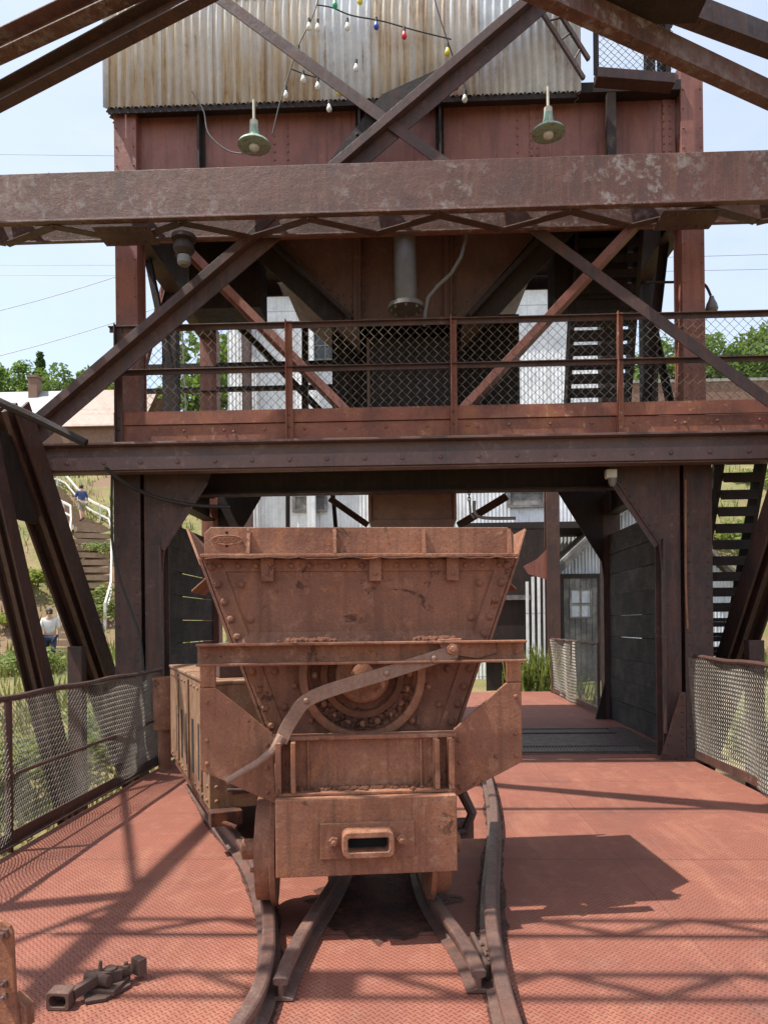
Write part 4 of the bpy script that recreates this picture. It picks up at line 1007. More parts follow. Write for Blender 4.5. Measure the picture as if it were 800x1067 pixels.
mb.prism([(px0,2.78,.0),(px1+.02,2.78,.0),(px1,2.78,.17),(px1-.01,2.78,.43),(px1-.02,2.78,.455),(px1-.05,2.78,.475),(px0,2.78,.475)], (0,.02,0)); mb.b2(px0, px1+.035, 2.70, 2.9, .0, .02); mb.prism([(px1-.02,2.80,.02),(px1+.035,2.80,.05),(px1+.03,2.80,.13),(px1-.02,2.80,.18)], (0,.06,0)); o = mb.build('plate', M['car'], st, bevel=.005)
for z in (.43, .24, .19):
    mb = MB(); mb.nut((px1-.04, 2.78, z), (0,-1,0), .022 if z > .3 else .014, .016); mb.build('bolt', M['rail'], st)

# ------------------------------------------------------------------ lamps, bulbs, cables
def shade_lamp(px, py, Y, label, mat, s=1.0):
    p = P(px, py, Y); t = thing('shade_lamp', p, label, 'lamp', group='shade lamps below the corrugated wall')
    mb = MB(); mb.lathe(p, (0,0,1), [(.19*s,-.005),(.20*s,0),(.185*s,.03*s),(.11*s,.085*s),(.07*s,.11*s),(.055*s,.19*s),(.05*s,.24*s),(.03*s,.25*s)], 28); mb.build('shade', mat, t, smooth=True)
    mb = MB(); mb.lathe(p+V(0,0,-.03), (0,0,1), [(.02,-.035),(.055,-.01),(.06,.02),(.03,.06)], 14); mb.build('bulb', M['bulbwhite'], t, smooth=True)
    mb = MB(); mb.lathe(p+V(0,0,.25*s), (0,0,1), [(.05*s,-.01),(.05*s,.05*s),(.03*s,.06*s)], 12); mb.tube([p+V(0,0,.3*s), p+V(0,0,.55*s), p+V(0,.15,.6*s)], .016, 8); mb.build('stem', M['lampwhite'], t, smooth=True)
    return t
shade_lamp(265, 152, 8.45, 'green enamel shade lamp hanging below the corrugated wall, left one', M['lampgreen'], .95)
shade_lamp(571, 139, 8.45, 'paler worn enamel shade lamp hanging below the corrugated wall, right one', M['lampgreen'], .95)
p = P(192, 272, 7.75); t = thing('flood_lamp', p, 'dirty white flood lamp hanging under the portal beam at left', 'lamp')
mb = MB(); mb.lathe(p, (0,0,1), [(.045,-.05),(.07,-.025),(.07,.05),(.05,.06)], 16); mb.build('globe', M['conduit'], t, smooth=True)
mb = MB(); mb.lathe(p+V(0,0,.06), (0,0,1), [(.07,0),(.11,.05),(.11,.09),(.08,.15),(.13,.16),(.13,.2)], 16); mb.build('housing', M['black'], t, smooth=True)
p = P(741, 322, 8.95); t = thing('gooseneck_lamp', p, 'small gooseneck lamp curving out from the right tower column', 'lamp')
mb = MB(); mb.lathe(p, (0,0,1), [(.06,-.03),(.075,0),(.06,.06),(.035,.11),(.025,.15)], 14); mb.build('shade', M['conduit'], t, smooth=True)
mb = MB(); mb.tube(smoothpath([P(672,294,8.95), P(700,294,8.95), P(722,293,8.95), P(734,297,8.95), P(740,308,8.95)], 5), .016, 8); mb.build('arm', M['black'], t, smooth=True)
p = P(636, 494, 8.5); t = thing('junction_fixture', p, 'small pale socket fixture under the walkway at the right knee plate', 'fixture')
mb = MB(); mb.box(p+V(0,0,.0), (.12,.1,.1)); mb.build('box', M['lampwhite'], t, bevel=.01)
mb = MB(); mb.lathe(p+V(.02,0,-.05), (0,0,-1), [(.05,0),(.045,.05),(.025,.09)], 12); mb.build('socket', M['conduit'], t, smooth=True)

YS = 8.53
def string_lights(label, pix, bulbs):
    t = thing('string_lights', P(*pix[-1], YS), label, 'string lights', group='strings of bulbs on the corrugated wall')
    mb = MB(); mb.tube(smoothpath([P(x, y, YS) for x, y in pix], 6), .0075, 6); mb.build('cord', M['cable'], t, smooth=True)
    for x, y, c in bulbs:
        p = P(x, y, YS-.02); mb = MB(); mb.lathe(p, (0,0,-1), [(.012,-.045),(.015,-.03),(.027,0),(.032,.02),(.026,.042),(.009,.055)], 12); b = mb.build('bulb', M['bulb'+c], t, smooth=True); b['label'] = c+' bulb'
        mb = MB(); mb.lathe(p+V(0,0,.05), (0,0,1), [(.017,-.01),(.017,.035)], 8); mb.build('socket', M['cable'], b)
string_lights('string of coloured bulbs with a green one, hung high across the corrugated wall', [(330,5),(346,8),(366,16),(398,22),(430,31),(470,41)], [(349,4,'green'),(392,26,'blue'),(421,36,'red'),(375,0,'yellow'),(362,27,'white')])
string_lights('string of white bulbs running down the left corrugated sheet to the beam', [(335,-20),(330,5),(322,25),(312,45),(304,68),(298,88),(291,110),(284,140)], [(331,28,'white'),(311,55,'white'),(298,98,'white'),(322,27,'white')])
string_lights('string with yellow bulb drooping below the left crossed brace', [(304,72),(320,78),(340,83),(360,90)], [(316,82,'white'),(331,89,'white'),(354,95,'yellow'),(343,112,'white'),(371,70,'white')])
string_lights('string with yellow and red bulbs running down the right corrugated sheet', [(450,-10),(458,18),(466,42),(474,65),(484,90),(486,104)], [(466,53,'yellow'),(475,89,'red'),(484,102,'white')])
def cable(name, pix, label, cat, r=.012, mat='cable'):
    mb = MB(); mb.tube(smoothpath([P(*q) for q in pix], 6), r, 7); o = mb.build(name, M[mat], smooth=True); tag(o, label, cat)
cable('cable', [(110,487,8.0),(128,502,8.2),(160,517,8.5),(200,526,8.6),(240,528,8.7)], 'thick sagging cable slung under the walkway at left', 'cable', .022)
cable('conduit', [(117,490,8.4),(117,560,8.4),(124,600,8.4),(136,635,8.4),(146,665,8.4),(150,700,8.4)], 'thin conduit running down the left lower column', 'conduit', .015)
cable('cable', [(200,95,8.45),(212,115,8.45),(218,140,8.45),(240,158,8.45),(268,160,8.45)], 'grey drooping lamp cable on the red girder at left', 'cable', .008, 'conduit')
cable('pipe', [(-25,405,7.3),(0,419,7.3),(40,437,7.4),(90,462,7.45)], 'slanting pipe crossing in front of the left walkway end', 'pipe', .045, 'black')
cable('conduit', [(714,500,8.6),(714,600,8.6),(716,655,8.6)], 'copper coloured conduit down the right lower column', 'conduit', .012, 'car')
# hook on a chain
hk = thing('hook', P(489, 490, 9.0), 'bent steel hook hanging on a chain under the walkway', 'hook')
mb = MB()
for i in range(11):
    p = P(488.5, 488+i*3.2, 9.0); th = (i % 2)*math.pi/2; ax = V(math.cos(th), math.sin(th), 0)
    mb.tube([p+ax*.018*math.cos(k*math.pi/4)+V(0,0,.026*math.sin(k*math.pi/4)) for k in range(9)], .006, 5, False)
mb.build('chain', M['black'], hk)
mb = MB(); mb.tube(smoothpath([P(494,522,9.0), P(494,532,9.0), P(498,538,9.0), P(510,540,9.0), P(537,540,9.0)], 5), .02, 8); mb.tube([P(489,521,9.0), P(490,535,9.0), P(494,540,9.0)], .014, 8); mb.build('bar', M['conduit'], hk, smooth=True)
# pipe stub near the left fence end
p = V(P(171, 715, 8.2).x, 8.2, 0)
mb = MB(); mb.lathe(p, (0,0,1), [(.07,0),(.07,.45),(.12,.45),(.12,1.0),(.13,1.0),(.13,1.03)], 18); o = mb.build('pipe_post', M['car'], smooth=True); tag(o, 'stubby rusty capped pipe post at the far end of the left fence', 'post')

# ------------------------------------------------------------------ buildings behind
YB = 22.0
bld = thing('corrugated_building', (-.3, YB+3, 0), 'tall whitewashed corrugated mill building behind the tower', 'building')
xl = P(237, 350, YB).x; xr = P(640, 350, YB).x; zt_ = P(300, 303, YB).z
mb = MB(); corr_sheet(mb, (xl, YB, 0), (1,0,0), xr-xl, -.2, zt_, .007, .11, spp=6); corr_sheet(mb, (xl, YB+7, 0), (0,-1,0), 7, -.2, zt_, .007, .11, spp=6); corr_sheet(mb, (xr, YB, 0), (0,1,0), 7, -.2, zt_, .007, .11, spp=6)
mb.build('wall', M['corrwhite'], bld, smooth=True)
mb = MB(); mb.prism([(xl-.3, YB-.3, zt_), (xr+.3, YB-.3, zt_), (xr+.3, YB+3.5, zt_+.5), (xl-.3, YB+3.5, zt_+.5)], (0,0,.12)); mb.prism([(xl-.3, YB+7.3, zt_), (xr+.3, YB+7.3, zt_), (xr+.3, YB+3.5, zt_+.5), (xl-.3, YB+3.5, zt_+.5)], (0,0,.12)); mb.build('roof', M['roofgrey'], bld)
def window(x0, y0, x1, y1, mat, parent, Y, grid=None):
    a, b = P(x0, y0, Y), P(x1, y1, Y); z0, z1 = min(a.z, b.z), max(a.z, b.z)
    mb = MB(); f = .08
    mb.b2(a.x-f, a.x, Y-.08, Y-.03, z0-f, z1+f); mb.b2(b.x, b.x+f, Y-.08, Y-.03, z0-f, z1+f); mb.b2(a.x, b.x, Y-.08, Y-.03, z0-f, z0); mb.b2(a.x, b.x, Y-.08, Y-.03, z1, z1+f)
    if grid:
        for i in range(1, grid): xx = a.x+(b.x-a.x)*i/grid; mb.b2(xx-.02, xx+.02, Y-.075, Y-.045, z0, z1)
        mb.b2(a.x, b.x, Y-.073, Y-.047, (z0+z1)/2-.02, (z0+z1)/2+.02)
    w = mb.build('window', M['greywood'], parent); mb = MB(); mb.b2(a.x, b.x, Y-.045, Y-.035, z0, z1); mb.build('pane', mat, w)
window(326, 348, 352, 374, M['glass'], bld, YB, 2); window(308, 518, 338, 531, M['greywood'], bld, YB); window(531, 514, 565, 526, M['greywood'], bld, YB)
for px in (256, 322): 
    mb = MB(); a = P(px, 300, YB-.3); mb.b2(a.x-.12, a.x+.12, YB-.4, YB-.12, -.1, zt_-.3); mb.build('pilaster', M['corrwhite'] if px > 300 else M['frame'], bld)
mb = MB(); a, b = P(480, 547, YB-2.2), P(640, 545, YB-2.2); mb.b2(a.x, b.x, YB-2.2, YB-.05, a.z-.12, a.z+.05); mb.build('canopy', M['black'], bld)
# low gabled shed with a plank door
YSH = 20.0; sh = thing('shed', (5.4, YSH+1.5, .2), 'weathered grey corrugated shed with a boarded door beyond the passage', 'shed')
p_door0, p_door1 = P(586, 603, YSH), P(622, 690, YSH)
sx0, sx1 = P(554, 640, YSH).x, 8.6
zr0, zr1 = P(552, 615, YSH).z, P(612, 560, YSH).z
slope = (zr1-zr0)/(P(612,560,YSH).x-sx0); apex = 6.1
def rz_(x): return zr0+slope*(x-sx0) if x <= apex else zr0+slope*(apex-sx0)-slope*(x-apex)
mb = MB(); n = int((sx1-sx0)/.09*6); 
for i in range(n+1):
    x = sx0+(sx1-sx0)*i/n; off = .014*math.cos(2*math.pi*x/.09); mb.v += [V(x, YSH+off, -.4), V(x, YSH+off, rz_(x)-.12)]
mb.f += [(2*i, 2*i+2, 2*i+3, 2*i+1) for i in range(n)]
corr_sheet(mb, (sx0, YSH+4, 0), (0,-1,0), 4, -.4, zr0-.1, .014, .09)
mb.build('wall', M['corrgrey'], sh, smooth=True)
for xa_, xb_ in ((sx0-.35, apex), (apex, sx1+.35)):
    mb = MB(); mb.prism([(xa_, YSH-.35, rz_(xa_)), (xb_, YSH-.35, rz_(xb_)), (xb_, YSH+4, rz_(xb_)), (xa_, YSH+4, rz_(xa_))], (0,0,.10)); mb.build('roof', M['greywood'], sh)
mb = MB(); mb.prism([(sx0-.35, YSH-.36, rz_(sx0-.35)-.22), (apex, YSH-.36, rz_(apex)-.22), (apex, YSH-.36, rz_(apex)-.005), (sx0-.35, YSH-.36, rz_(sx0-.35)-.005)], (0,.04,0)); mb.build('bargeboard', M['greywood'], sh)
dx0, dx1, dz1, dz0 = p_door0.x, p_door1.x, p_door0.z, p_door1.z-.6
mb = MB()
for i in range(6):
    w_ = (dx1-dx0)/6; mb.b2(dx0+i*w_+.006, dx0+(i+1)*w_-.006, YSH-.09, YSH-.05, dz0, dz1)
d = mb.build('door', M['greywood'], sh)
mb = MB(); mb.b2(dx0-.14, dx0, YSH-.11, YSH-.02, dz0, dz1+.12); mb.b2(dx1, dx1+.1, YSH-.11, YSH-.02, dz0, dz1+.12); mb.b2(dx0, dx1, YSH-.11, YSH-.02, dz1, dz1+.12); mb.build('frame', M['black'], d)
gw = (dx1-dx0)
mb = MB(); 
for i in range(3): xx = dx0+gw*(.2+.3*i); mb.b2(xx-.025, xx+.025, YSH-.115, YSH-.088, dz1-1.05, dz1-.3)
for z in (dz1-1.05, dz1-.68, dz1-.3): mb.b2(dx0+gw*.2, dx0+gw*.8, YSH-.112, YSH-.0885, z-.025, z+.025)
wn = mb.build('window', M['greywood'], d); mb = MB(); mb.b2(dx0+gw*.2, dx0+gw*.8, YSH-.096, YSH-.0905, dz1-1.05, dz1-.3); mb.build('pane', M['corrgrey'], d)
# slatted wall and posts beside the shed
sw = thing('slatted_screen', (3.2, 19.2, 0), 'dark open lean-to with white vertical slats left of the shed', 'lean-to')
for i, px in enumerate((549, 555, 561, 567)):
    mb = MB(); a = P(px, 620, 19.2); mb.b2(a.x-.035, a.x+.035, 19.18, 19.22, -.2, P(px, 606-(i*5), 19.2).z); mb.build('slat', M['corrwhite'], sw)
mb = MB(); a, b = P(505, 560, 19.5), P(572, 560, 19.5); mb.b2(a.x, b.x, 19.5, 19.55, -.3, P(540, 552, 19.5).z); mb.build('back_wall', M['black'], sw)
mb = MB(); a, b = P(500, 600, 19.4), P(552, 600, 19.4); mb.b2(a.x, b.x, 19.40, 19.49, P(540,625,19.4).z, P(540,620,19.4).z); mb.b2(a.x, b.x, 19.40, 19.49, P(540,690,19.4).z, P(540,686,19.4).z); mb.build('rail', M['greywood'], sw)
po = thing('steel_post', V(P(576, 690, 17.8).x, 17.8, -.2), 'rust red steel post standing at the far end of the deck', 'post')
mb = MB(); a = P(576, 690, 17.8).x; mb.beam((a, 17.8, -.3), (a, 17.8, P(576, 500, 17.8).z), pI(.36, .3, .04, .03), up=(0,1,0)); mb.build('shaft', M['frame'], po)
mb = MB(); mb.b2(a-.3, a+.3, 17.55, 18.05, -.3, .35); mb.build('footing', M['frame'], po)
mb = MB(); q = [P(545,590,17.7), P(550,598,17.7), P(570,604,17.7), P(570,572,17.7), P(560,582,17.7)]; mb.prism(q, (0,.03,0)); mb.build('bracket', M['redplate'], po)

# lattice mast and utility wires
mt = thing('lattice_mast', P(184, 420, 16), 'slender lattice mast standing behind the tower at left', 'mast')
for x in (176, 192):
    mb = MB(); mb.tube([P(184+(x-184)*1.3, 440, 16), P(184+(x-184)*.35, 275, 16)], .018, 5); mb.build('leg', M['conduit'], mt)
mb = MB()
for i in range(14):
    f0, f1 = 1.3-.95*i/14, 1.3-.95*(i+1)/14; y0, y1 = 440-165*i/14, 440-165*(i+1)/14
    mb.tube([P(184-8*f0, y0, 16), P(184+8*f1, y1, 16)], .008, 4); mb.tube([P(184+8*f0, y0, 16), P(184-8*f1, y1, 16)], .008, 4)
mb.build('lacing', M['conduit'], mt)
for lab, a, b, Yw in (('upper left power wire slanting up toward the tower', (-60,338), (240,245), 40), ('lower left power wire slanting up toward the tower', (-60,385), (240,292), 40),
                      ('level power wire across the sky behind the portal beam', (-60,160), (900,157), 60), ('first level power wire at walkway lamp height', (-60,276), (900,262), 60), ('second level power wire just below the portal beam', (-60,286), (900,278), 62)):
    mb = MB(); A, B_ = P(*a, Yw), P(*b, Yw); mb.tube([A.lerp(B_, i/16)+V(0,0,-1.2*4*(i/16)*(1-i/16)*.3) for i in range(17)], .018, 5); o = mb.build('power_wire', M['conduit']); tag(o, lab, 'wire', 'power wires across the sky')

# house on the hill
hs = thing('house', P(50, 446, 62), 'low house on the hilltop with rusted sheet roof and brick chimney', 'house')
Yh = 62; e0, e1 = P(-60, 447, Yh), P(150, 447, Yh); rd = P(30, 409, Yh+4)
mb = MB(); mb.b2(e0.x, e1.x, Yh+.3, Yh+8, gz(-28, 62)-2, e0.z); mb.build('wall', M['brick'], hs)
mid = P(62, 440, Yh).x
for xa_, xb_, mt_ in ((e0.x-.5, mid, 'roofgrey'), (mid, e1.x+.5, 'roofrust')):
    mb = MB()
    for i in range(int((xb_-xa_)/.6)):
        a = xa_+i*.6; mb.prism([(a, Yh-.2, e0.z-.1), (a+.597, Yh-.2, e0.z-.1), (a+.597, Yh+4, rd.z), (a, Yh+4, rd.z)], (0,0,.08))
    mb.prism([(xa_, Yh+8.2, e0.z-.1), (xb_, Yh+8.2, e0.z-.1), (xb_, Yh+4, rd.z), (xa_, Yh+4, rd.z)], (0,0,.08))
    mb.build('roof', M[mt_], hs)
c = P(36, 405, Yh+3.5); mb = MB(); mb.b2(c.x-.4, c.x+.4, Yh+3.2, Yh+4, rd.z-1, rd.z+1.1); mb.b2(c.x-.48, c.x+.48, Yh+3.1, Yh+4.1, rd.z+1.1, rd.z+1.3); mb.build('chimney', M['brick'], hs)
# brown shed on the right skyline
b0 = P(690, 404, 48); rs = thing('brick_wall', b0, 'low brown wall on the right skyline behind the railing', 'wall')
mb = MB(); mb.b2(b0.x-2, P(830, 404, 48).x, 48, 49, b0.z-3, P(690, 399, 48).z); mb.build('masonry', M['brick'], rs)
mb = MB(); mb.b2(b0.x-2.1, P(830, 404, 48).x, 47.9, 49.1, P(690, 399, 48).z+.002, P(690, 396, 48).z); mb.build('coping', M['concrete'], rs)

# ------------------------------------------------------------------ hillside stairs with handrails and people
hsn = thing('hillside_stairs', (-13.4, 31, 3), 'long wooden stairs with pale handrails climbing the left hillside', 'stairs')
path = [(-12.2, 26.0), (-12.9, 29.3), (-14.3, 33.0), (-19.0, 38.2), (-26, 45)]
def gp(x, y): return V(x, y, gz(x, y)+.18)
steps = []
for (xa_, ya_), (xb_, yb__) in zip(path, path[1:]):
    L_ = math.hypot(xb_-xa_, yb__-ya_); k = int(L_/.34)
    for i in range(k): steps.append((xa_+(xb_-xa_)*i/k, ya_+(yb__-ya_)*i/k, math.atan2(yb__-ya_, xb_-xa_)-math.pi/2))
for x, y, rz in steps:
    mb = MB(); mb.box(gp(x, y), (1.5, .30, .22), rz=rz); mb.build('tread', M['tread'], hsn)
for side in (-.85, .85):
    pts = [gp(x, y)+V(math.cos(rz)*side, math.sin(rz)*side, .95) for x, y, rz in steps[6::3]]
    mb = MB()
    for a, b in zip(pts, pts[1:]): mb.beam(a, b, pB(.07, .09)); mb.beam(a-V(0,0,.45), b-V(0,0,.45), pB(.05, .07))
    mb.build('handrail', M['handrail'], hsn)
    for q in pts[::3]:
        mb = MB(); mb.b2(q.x-.05, q.x+.05, q.y-.05, q.y+.05, q.z-1.3, q.z+.05); mb.build('baluster', M['handrail'], hsn)

def person(loc, rz, label, shirt, lower, shorts=False, stride=.16, bag=False, lean=.06):
    t = thing('person', loc, label, 'person', rz=rz)
    J = dict(pel=(0,0,.92,.125), sp=(0,lean*.5,1.12,.115), ch=(0,lean,1.33,.135), nk=(0,lean+.01,1.50,.055), hd=(0,lean+.03,1.62,.088), tp=(0,lean+.03,1.71,.075))
    E = [('pel','sp'),('sp','ch'),('ch','nk'),('nk','hd'),('hd','tp')]
    for s, nm in ((-1,'l'), (1,'r')):
        st_ = stride*s
        J['hp'+nm] = (s*.095,0,.86,.095); J['kn'+nm] = (s*.10,st_*.7+.05,.50,.062); J['an'+nm] = (s*.10,st_-.05,.10+(.0 if s < 0 else .12),.042); J['ft'+nm] = (s*.11,st_+.12,.05+(.0 if s < 0 else .12),.04)
        J['sh'+nm] = (s*.185,lean,1.40,.062); J['el'+nm] = (s*.25,-st_*.4+lean,1.12,.045); J['wr'+nm] = (s*.25,-st_*.9+.1+lean,.90,.030); J['hn'+nm] = (s*.25,-st_*1.0+.13+lean,.82,.034)
        E += [('pel','hp'+nm),('hp'+nm,'kn'+nm),('kn'+nm,'an'+nm),('an'+nm,'ft'+nm),('ch','sh'+nm),('sh'+nm,'el'+nm),('el'+nm,'wr'+nm),('wr'+nm,'hn'+nm)]
    ks = list(J); idx = {k: i for i, k in enumerate(ks)}
    def skin(keys, edges, grow, name, mat, sub=2, extra=None):
        kk = [k for k in ks if k in keys]; ii = {k: i for i, k in enumerate(kk)}
        me = bpy.data.meshes.new(name); me.from_pydata([J[k][:3] for k in kk], [(ii[a], ii[b]) for a, b in edges if a in ii and b in ii], [])
        o = bpy.data.objects.new(name, me); COL.objects.link(o)
        md_ = o.modifiers.new('skin', 'SKIN'); 
        for i, k in enumerate(kk):
            r_ = J[k][3]+grow; fx = 1.3 if k in ('ch','sp','pel') else 1.0
            me.skin_vertices[0].data[i].radius = (r_*fx, r_); me.skin_vertices[0].data[i].use_root = (i == 0)
        sb = o.modifiers.new('sub', 'SUBSURF'); sb.levels = sb.render_levels = sub
        dg = bpy.context.evaluated_depsgraph_get(); ev = o.evaluated_get(dg); nm_ = bpy.data.meshes.new_from_object(ev)
        o.modifiers.clear(); o.data = nm_; bpy.data.meshes.remove(me)
        if extra:
            bm = bmesh.new(); bm.from_mesh(nm_); e2 = MB(); extra(e2)
            vv = [bm.verts.new(p) for p in e2.v]
            for f in e2.f:
                try: bm.faces.new([vv[i] for i in f])
                except ValueError: pass
            bm.to_mesh(nm_); bm.free()
        for p_ in nm_.polygons: p_.use_smooth = True
        nm_.materials.clear(); nm_.materials.append(mat); o.parent = t; return o
    def details(e):
        for s, nm in ((-1,'l'), (1,'r')):
            h = V(*J['hn'+nm][:3])
            for k, ln in enumerate((.075, .085, .08, .06)):
                y = h.y+.028-k*.019; e.tube([(h.x, y, h.z-.005), (h.x-s*.004, y+.004, h.z-.05), (h.x-s*.02, y+.006, h.z-.035-ln)], [.009,.0085,.007], 5)
            e.tube([(h.x, h.y+.02, h.z+.01), (h.x-s*.01, h.y+.055, h.z-.03), (h.x-s*.015, h.y+.06, h.z-.06)], [.011,.009,.008], 5)
        H = V(*J['hd'][:3]); e.tube([H+V(0,.085,.02), H+V(0,.108,-.015)], [.009,.015], 6); 
        for s in (-1, 1):
            e.lathe(H+V(s*.086,.0,-.01), (s,0,0), [(.028,-.01),(.026,.008),(.012,.012)], 8); e.lathe(H+V(s*.032,.08,.012), (0,1,0), [(.012,-.01),(.008,.006)], 6)
        e.tube([H+V(-.025,.085,-.05), H+V(.025,.085,-.05)], .007, 5)
    skin(set(ks), E, 0, 'body', M['skin'], 2, details)
    skin({'pel','sp','ch','shl','shr','ell','elr'} if not shorts else {'pel','sp','ch','shl','shr','ell','elr'}, E, .016, 'shirt', M[shirt])
    skin({'pel','hpl','hpr','knl','knr'}|(set() if shorts else {'anl','anr'}), E, .018, 'shorts' if shorts else 'trousers', M[lower])
    for nm in ('l', 'r'):
        mb = MB(); a, b = V(*J['an'+nm][:3]), V(*J['ft'+nm][:3]); mb.tube([a+V(0,-.05,-.035), a+V(0,.0,-.03), b+V(0,-.02,0), b+V(0,.05,-.012)], [.035,.05,.046,.028], 8); mb.build('shoe', M['shoe'], t, smooth=True, local=True)
    H = V(*J['hd'][:3]); mb = MB(); mb.lathe(H+V(0,-.015,.0), (0,.15,1), [(.07,-.06),(.097,-.02),(.10,.04),(.088,.09),(.05,.125),(.01,.135)], 14); mb.build('hair', M['hair'], t, smooth=True, local=True)
    if bag:
        mb = MB(); mb.box((.33,-.02,.98), (.10,.26,.30)); mb.tube([(.30,-.1,1.12),(.2,0,1.45),(.30,.08,1.12)], .012, 6); mb.build('shoulder_bag', M['bag'], t, bevel=.03, local=True)
def on_stairs(px, pyfeet):
    best = min(steps, key=lambda s_: abs(P(px, pyfeet, s_[1]).x-s_[0])+abs(P(px, pyfeet, s_[1]).z-gp(s_[0], s_[1]).z-.1)); return gp(best[0], best[1])+V(0,0,.11), best[2]
l1, r1 = on_stairs(86, 554); person(l1, r1, 'person in blue shirt and khaki shorts walking up the hillside stairs', 'shirtblue', 'shorts', True)
l2, r2 = on_stairs(43, 508); person(l2, r2, 'person in dark clothes highest up on the hillside stairs', 'shirtblue', 'jeans')
r3 = .3; l3 = min((P(53, 694, 20+k*.1) for k in range(120)), key=lambda q: abs(q.z-gz(q.x, q.y))); l3.z = gz(l3.x, l3.y); person(l3, r3+math.pi, 'person in white shirt with maroon shoulder bag at the foot of the hillside stairs', 'shirtwhite', 'jeans', bag=True, stride=-.14)

# ------------------------------------------------------------------ vegetation
def crown_mesh(name, R_, H_, nclump, nleaf, lsz, seed, mat, conifer=False):
    rn = random.Random(seed); vs = []; fs = []
    cl_ = []
    for i in range(nclump):
        if conifer:
            h = rn.uniform(.08, 1)**1.0; rad = R_*(1-h)*rn.uniform(.5, 1.05); a_ = rn.uniform(0, 6.283); cl_.append((V(rad*math.cos(a_), rad*math.sin(a_), h*H_), .16*R_+.25*R_*(1-h)))
        else:
            while True:
                q = V(rn.uniform(-1,1), rn.uniform(-1,1), rn.uniform(-1,1))
                if .35 < q.length < 1: break
            cl_.append((V(q.x*R_, q.y*R_, H_/2+q.z*H_/2), R_*rn.uniform(.2,.42)))
    for c_, r_ in cl_:
        for k in range(nleaf):
            d_ = V(rn.gauss(0,1), rn.gauss(0,1), rn.gauss(0,.8)); d_.normalize(); p_ = c_+d_*r_*rn.uniform(.5,1.0)**.6
            if conifer: p_.z -= .25*r_*d_.xy.length
            a_ = V(rn.gauss(0,1), rn.gauss(0,1), rn.gauss(0,.6)).normalized(); b_ = a_.orthogonal().normalized(); s_ = lsz*rn.uniform(.6,1.4); i0 = len(vs)
            vs += [p_-a_*s_, p_+b_*s_*.5, p_+a_*s_, p_-b_*s_*.5]; fs.append((i0,i0+1,i0+2,i0+3))
    me = bpy.data.meshes.new(name); me.from_pydata([tuple(v) for v in vs], [], fs); me.materials.append(mat); return me
def tree(name, label, x, y, zbase, R_, H_, trunk_h, mesh, group=None, scale=1, cat='tree'):
    t = thing(name, (x, y, zbase), label, cat, rz=random.uniform(0,6), group=group)
    mb = MB(); mb.tube([(0,0,-.3),(.05,.02,trunk_h*.5),(0,.05,trunk_h+H_*.6)], [.28*R_/2.5,.2*R_/2.5,.05], 8)
    for k in range(5):
        a_ = k*1.25; mb.tube([(0,0,trunk_h*.85+k*.25),(R_*.35*math.cos(a_),R_*.35*math.sin(a_),trunk_h+H_*.3),(R_*.7*math.cos(a_),R_*.7*math.sin(a_),trunk_h+H_*.55)], [.1*R_/2.5,.06*R_/2.5,.02], 5)
    mb.build('trunk', M['trunk'], t, smooth=True, local=True)
    o = bpy.data.objects.new('crown', mesh); COL.objects.link(o); o.parent = t; o.location = (0,0,trunk_h)
    return t
cA = crown_mesh('leafy_crown', 3.0, 5.2, 34, 75, .22, 1, M['leaf']); cB = crown_mesh('leafy_crown', 2.6, 4.4, 30, 75, .20, 2, M['leaf']); cC = crown_mesh('conifer_crown', 1.7, 7.0, 60, 50, .22, 3, M['leafdark'], True)
def tree_at(px, py_top, Y, mesh, R_, H_, label, name='leafy_tree', grp=None):
    p = P(px, py_top, Y); zb_ = gz(p.x, Y); th = max(.5, p.z-zb_-H_); tree(name, label, p.x, Y, zb_, R_, H_, th, mesh, 'trees on the skyline')
tree_at(8, 376, 80, cA, 3.0, 5.2, 'leafy green tree at the far left behind the house roof')
tree_at(28, 380, 84, cB, 2.6, 4.4, 'leafy tree just left of the chimney behind the house')
tree_at(42, 368, 82, cC, 1.7, 7.0, 'dark conifer rising beside the house chimney', 'conifer_tree')
tree_at(62, 383, 78, cB, 2.6, 4.4, 'leafy tree just right of the chimney behind the house')
tree_at(88, 386, 80, cA, 3.0, 5.2, 'rounded leafy tree behind the right end of the house roof')
tree_at(118, 388, 83, cB, 2.6, 4.4, 'leafy tree beside the left end post of the walkway railing')
tree_at(222, 346, 42, cA, 3.0, 5.2, 'leafy tree between the tower column and the white building')
for px, py, Y, ms, lab in ((684,362,60,cB,'small leafy tree nearest the right tower column'),(715,352,62,cA,'leafy tree behind the right tower column'),(742,356,58,cB,'leafy tree under the gooseneck lamp on the right skyline'),(765,346,60,cA,'tallest leafy tree on the right skyline'),(790,350,57,cB,'leafy tree at the right edge of the skyline'),(815,344,60,cA,'leafy tree half cut by the right picture edge')):
    tree_at(px, py, Y, ms, 3.0 if ms is cA else 2.6, 5.2 if ms is cA else 4.4, lab)
bm_ = crown_mesh('bush_crown', 1.3, 1.5, 26, 60, .12, 5, M['bushleaf'])
bl_ = [(18,640,26,'large green bush at the left edge of the hillside'),(34,690,24,'green bush near the foot of the left hillside'),(8,600,29,'green bush higher on the far left slope'),(40,604,31,'bright green bush left of the stairs'),(104,640,27,'green bush behind the left lower column'),(92,628,28,'small green bush beside the stair handrail'),(108,565,34,'green shrub to the right of the upper stairs'),(60,770,17,'green bush seen through the left fence mesh'),(30,800,15,'low green bush behind the near end of the left fence'),(120,745,18,'green bush behind the far end of the left fence'),
       (788,560,34,'green bush high on the right slope'),(792,500,40,'dark green bush on the right slope below the walkway'),(770,620,28,'green bush on the right slope behind the leg'),(745,560,36,'green bush behind the lower stair flight'),(760,760,16,'green bush seen through the right fence mesh')]
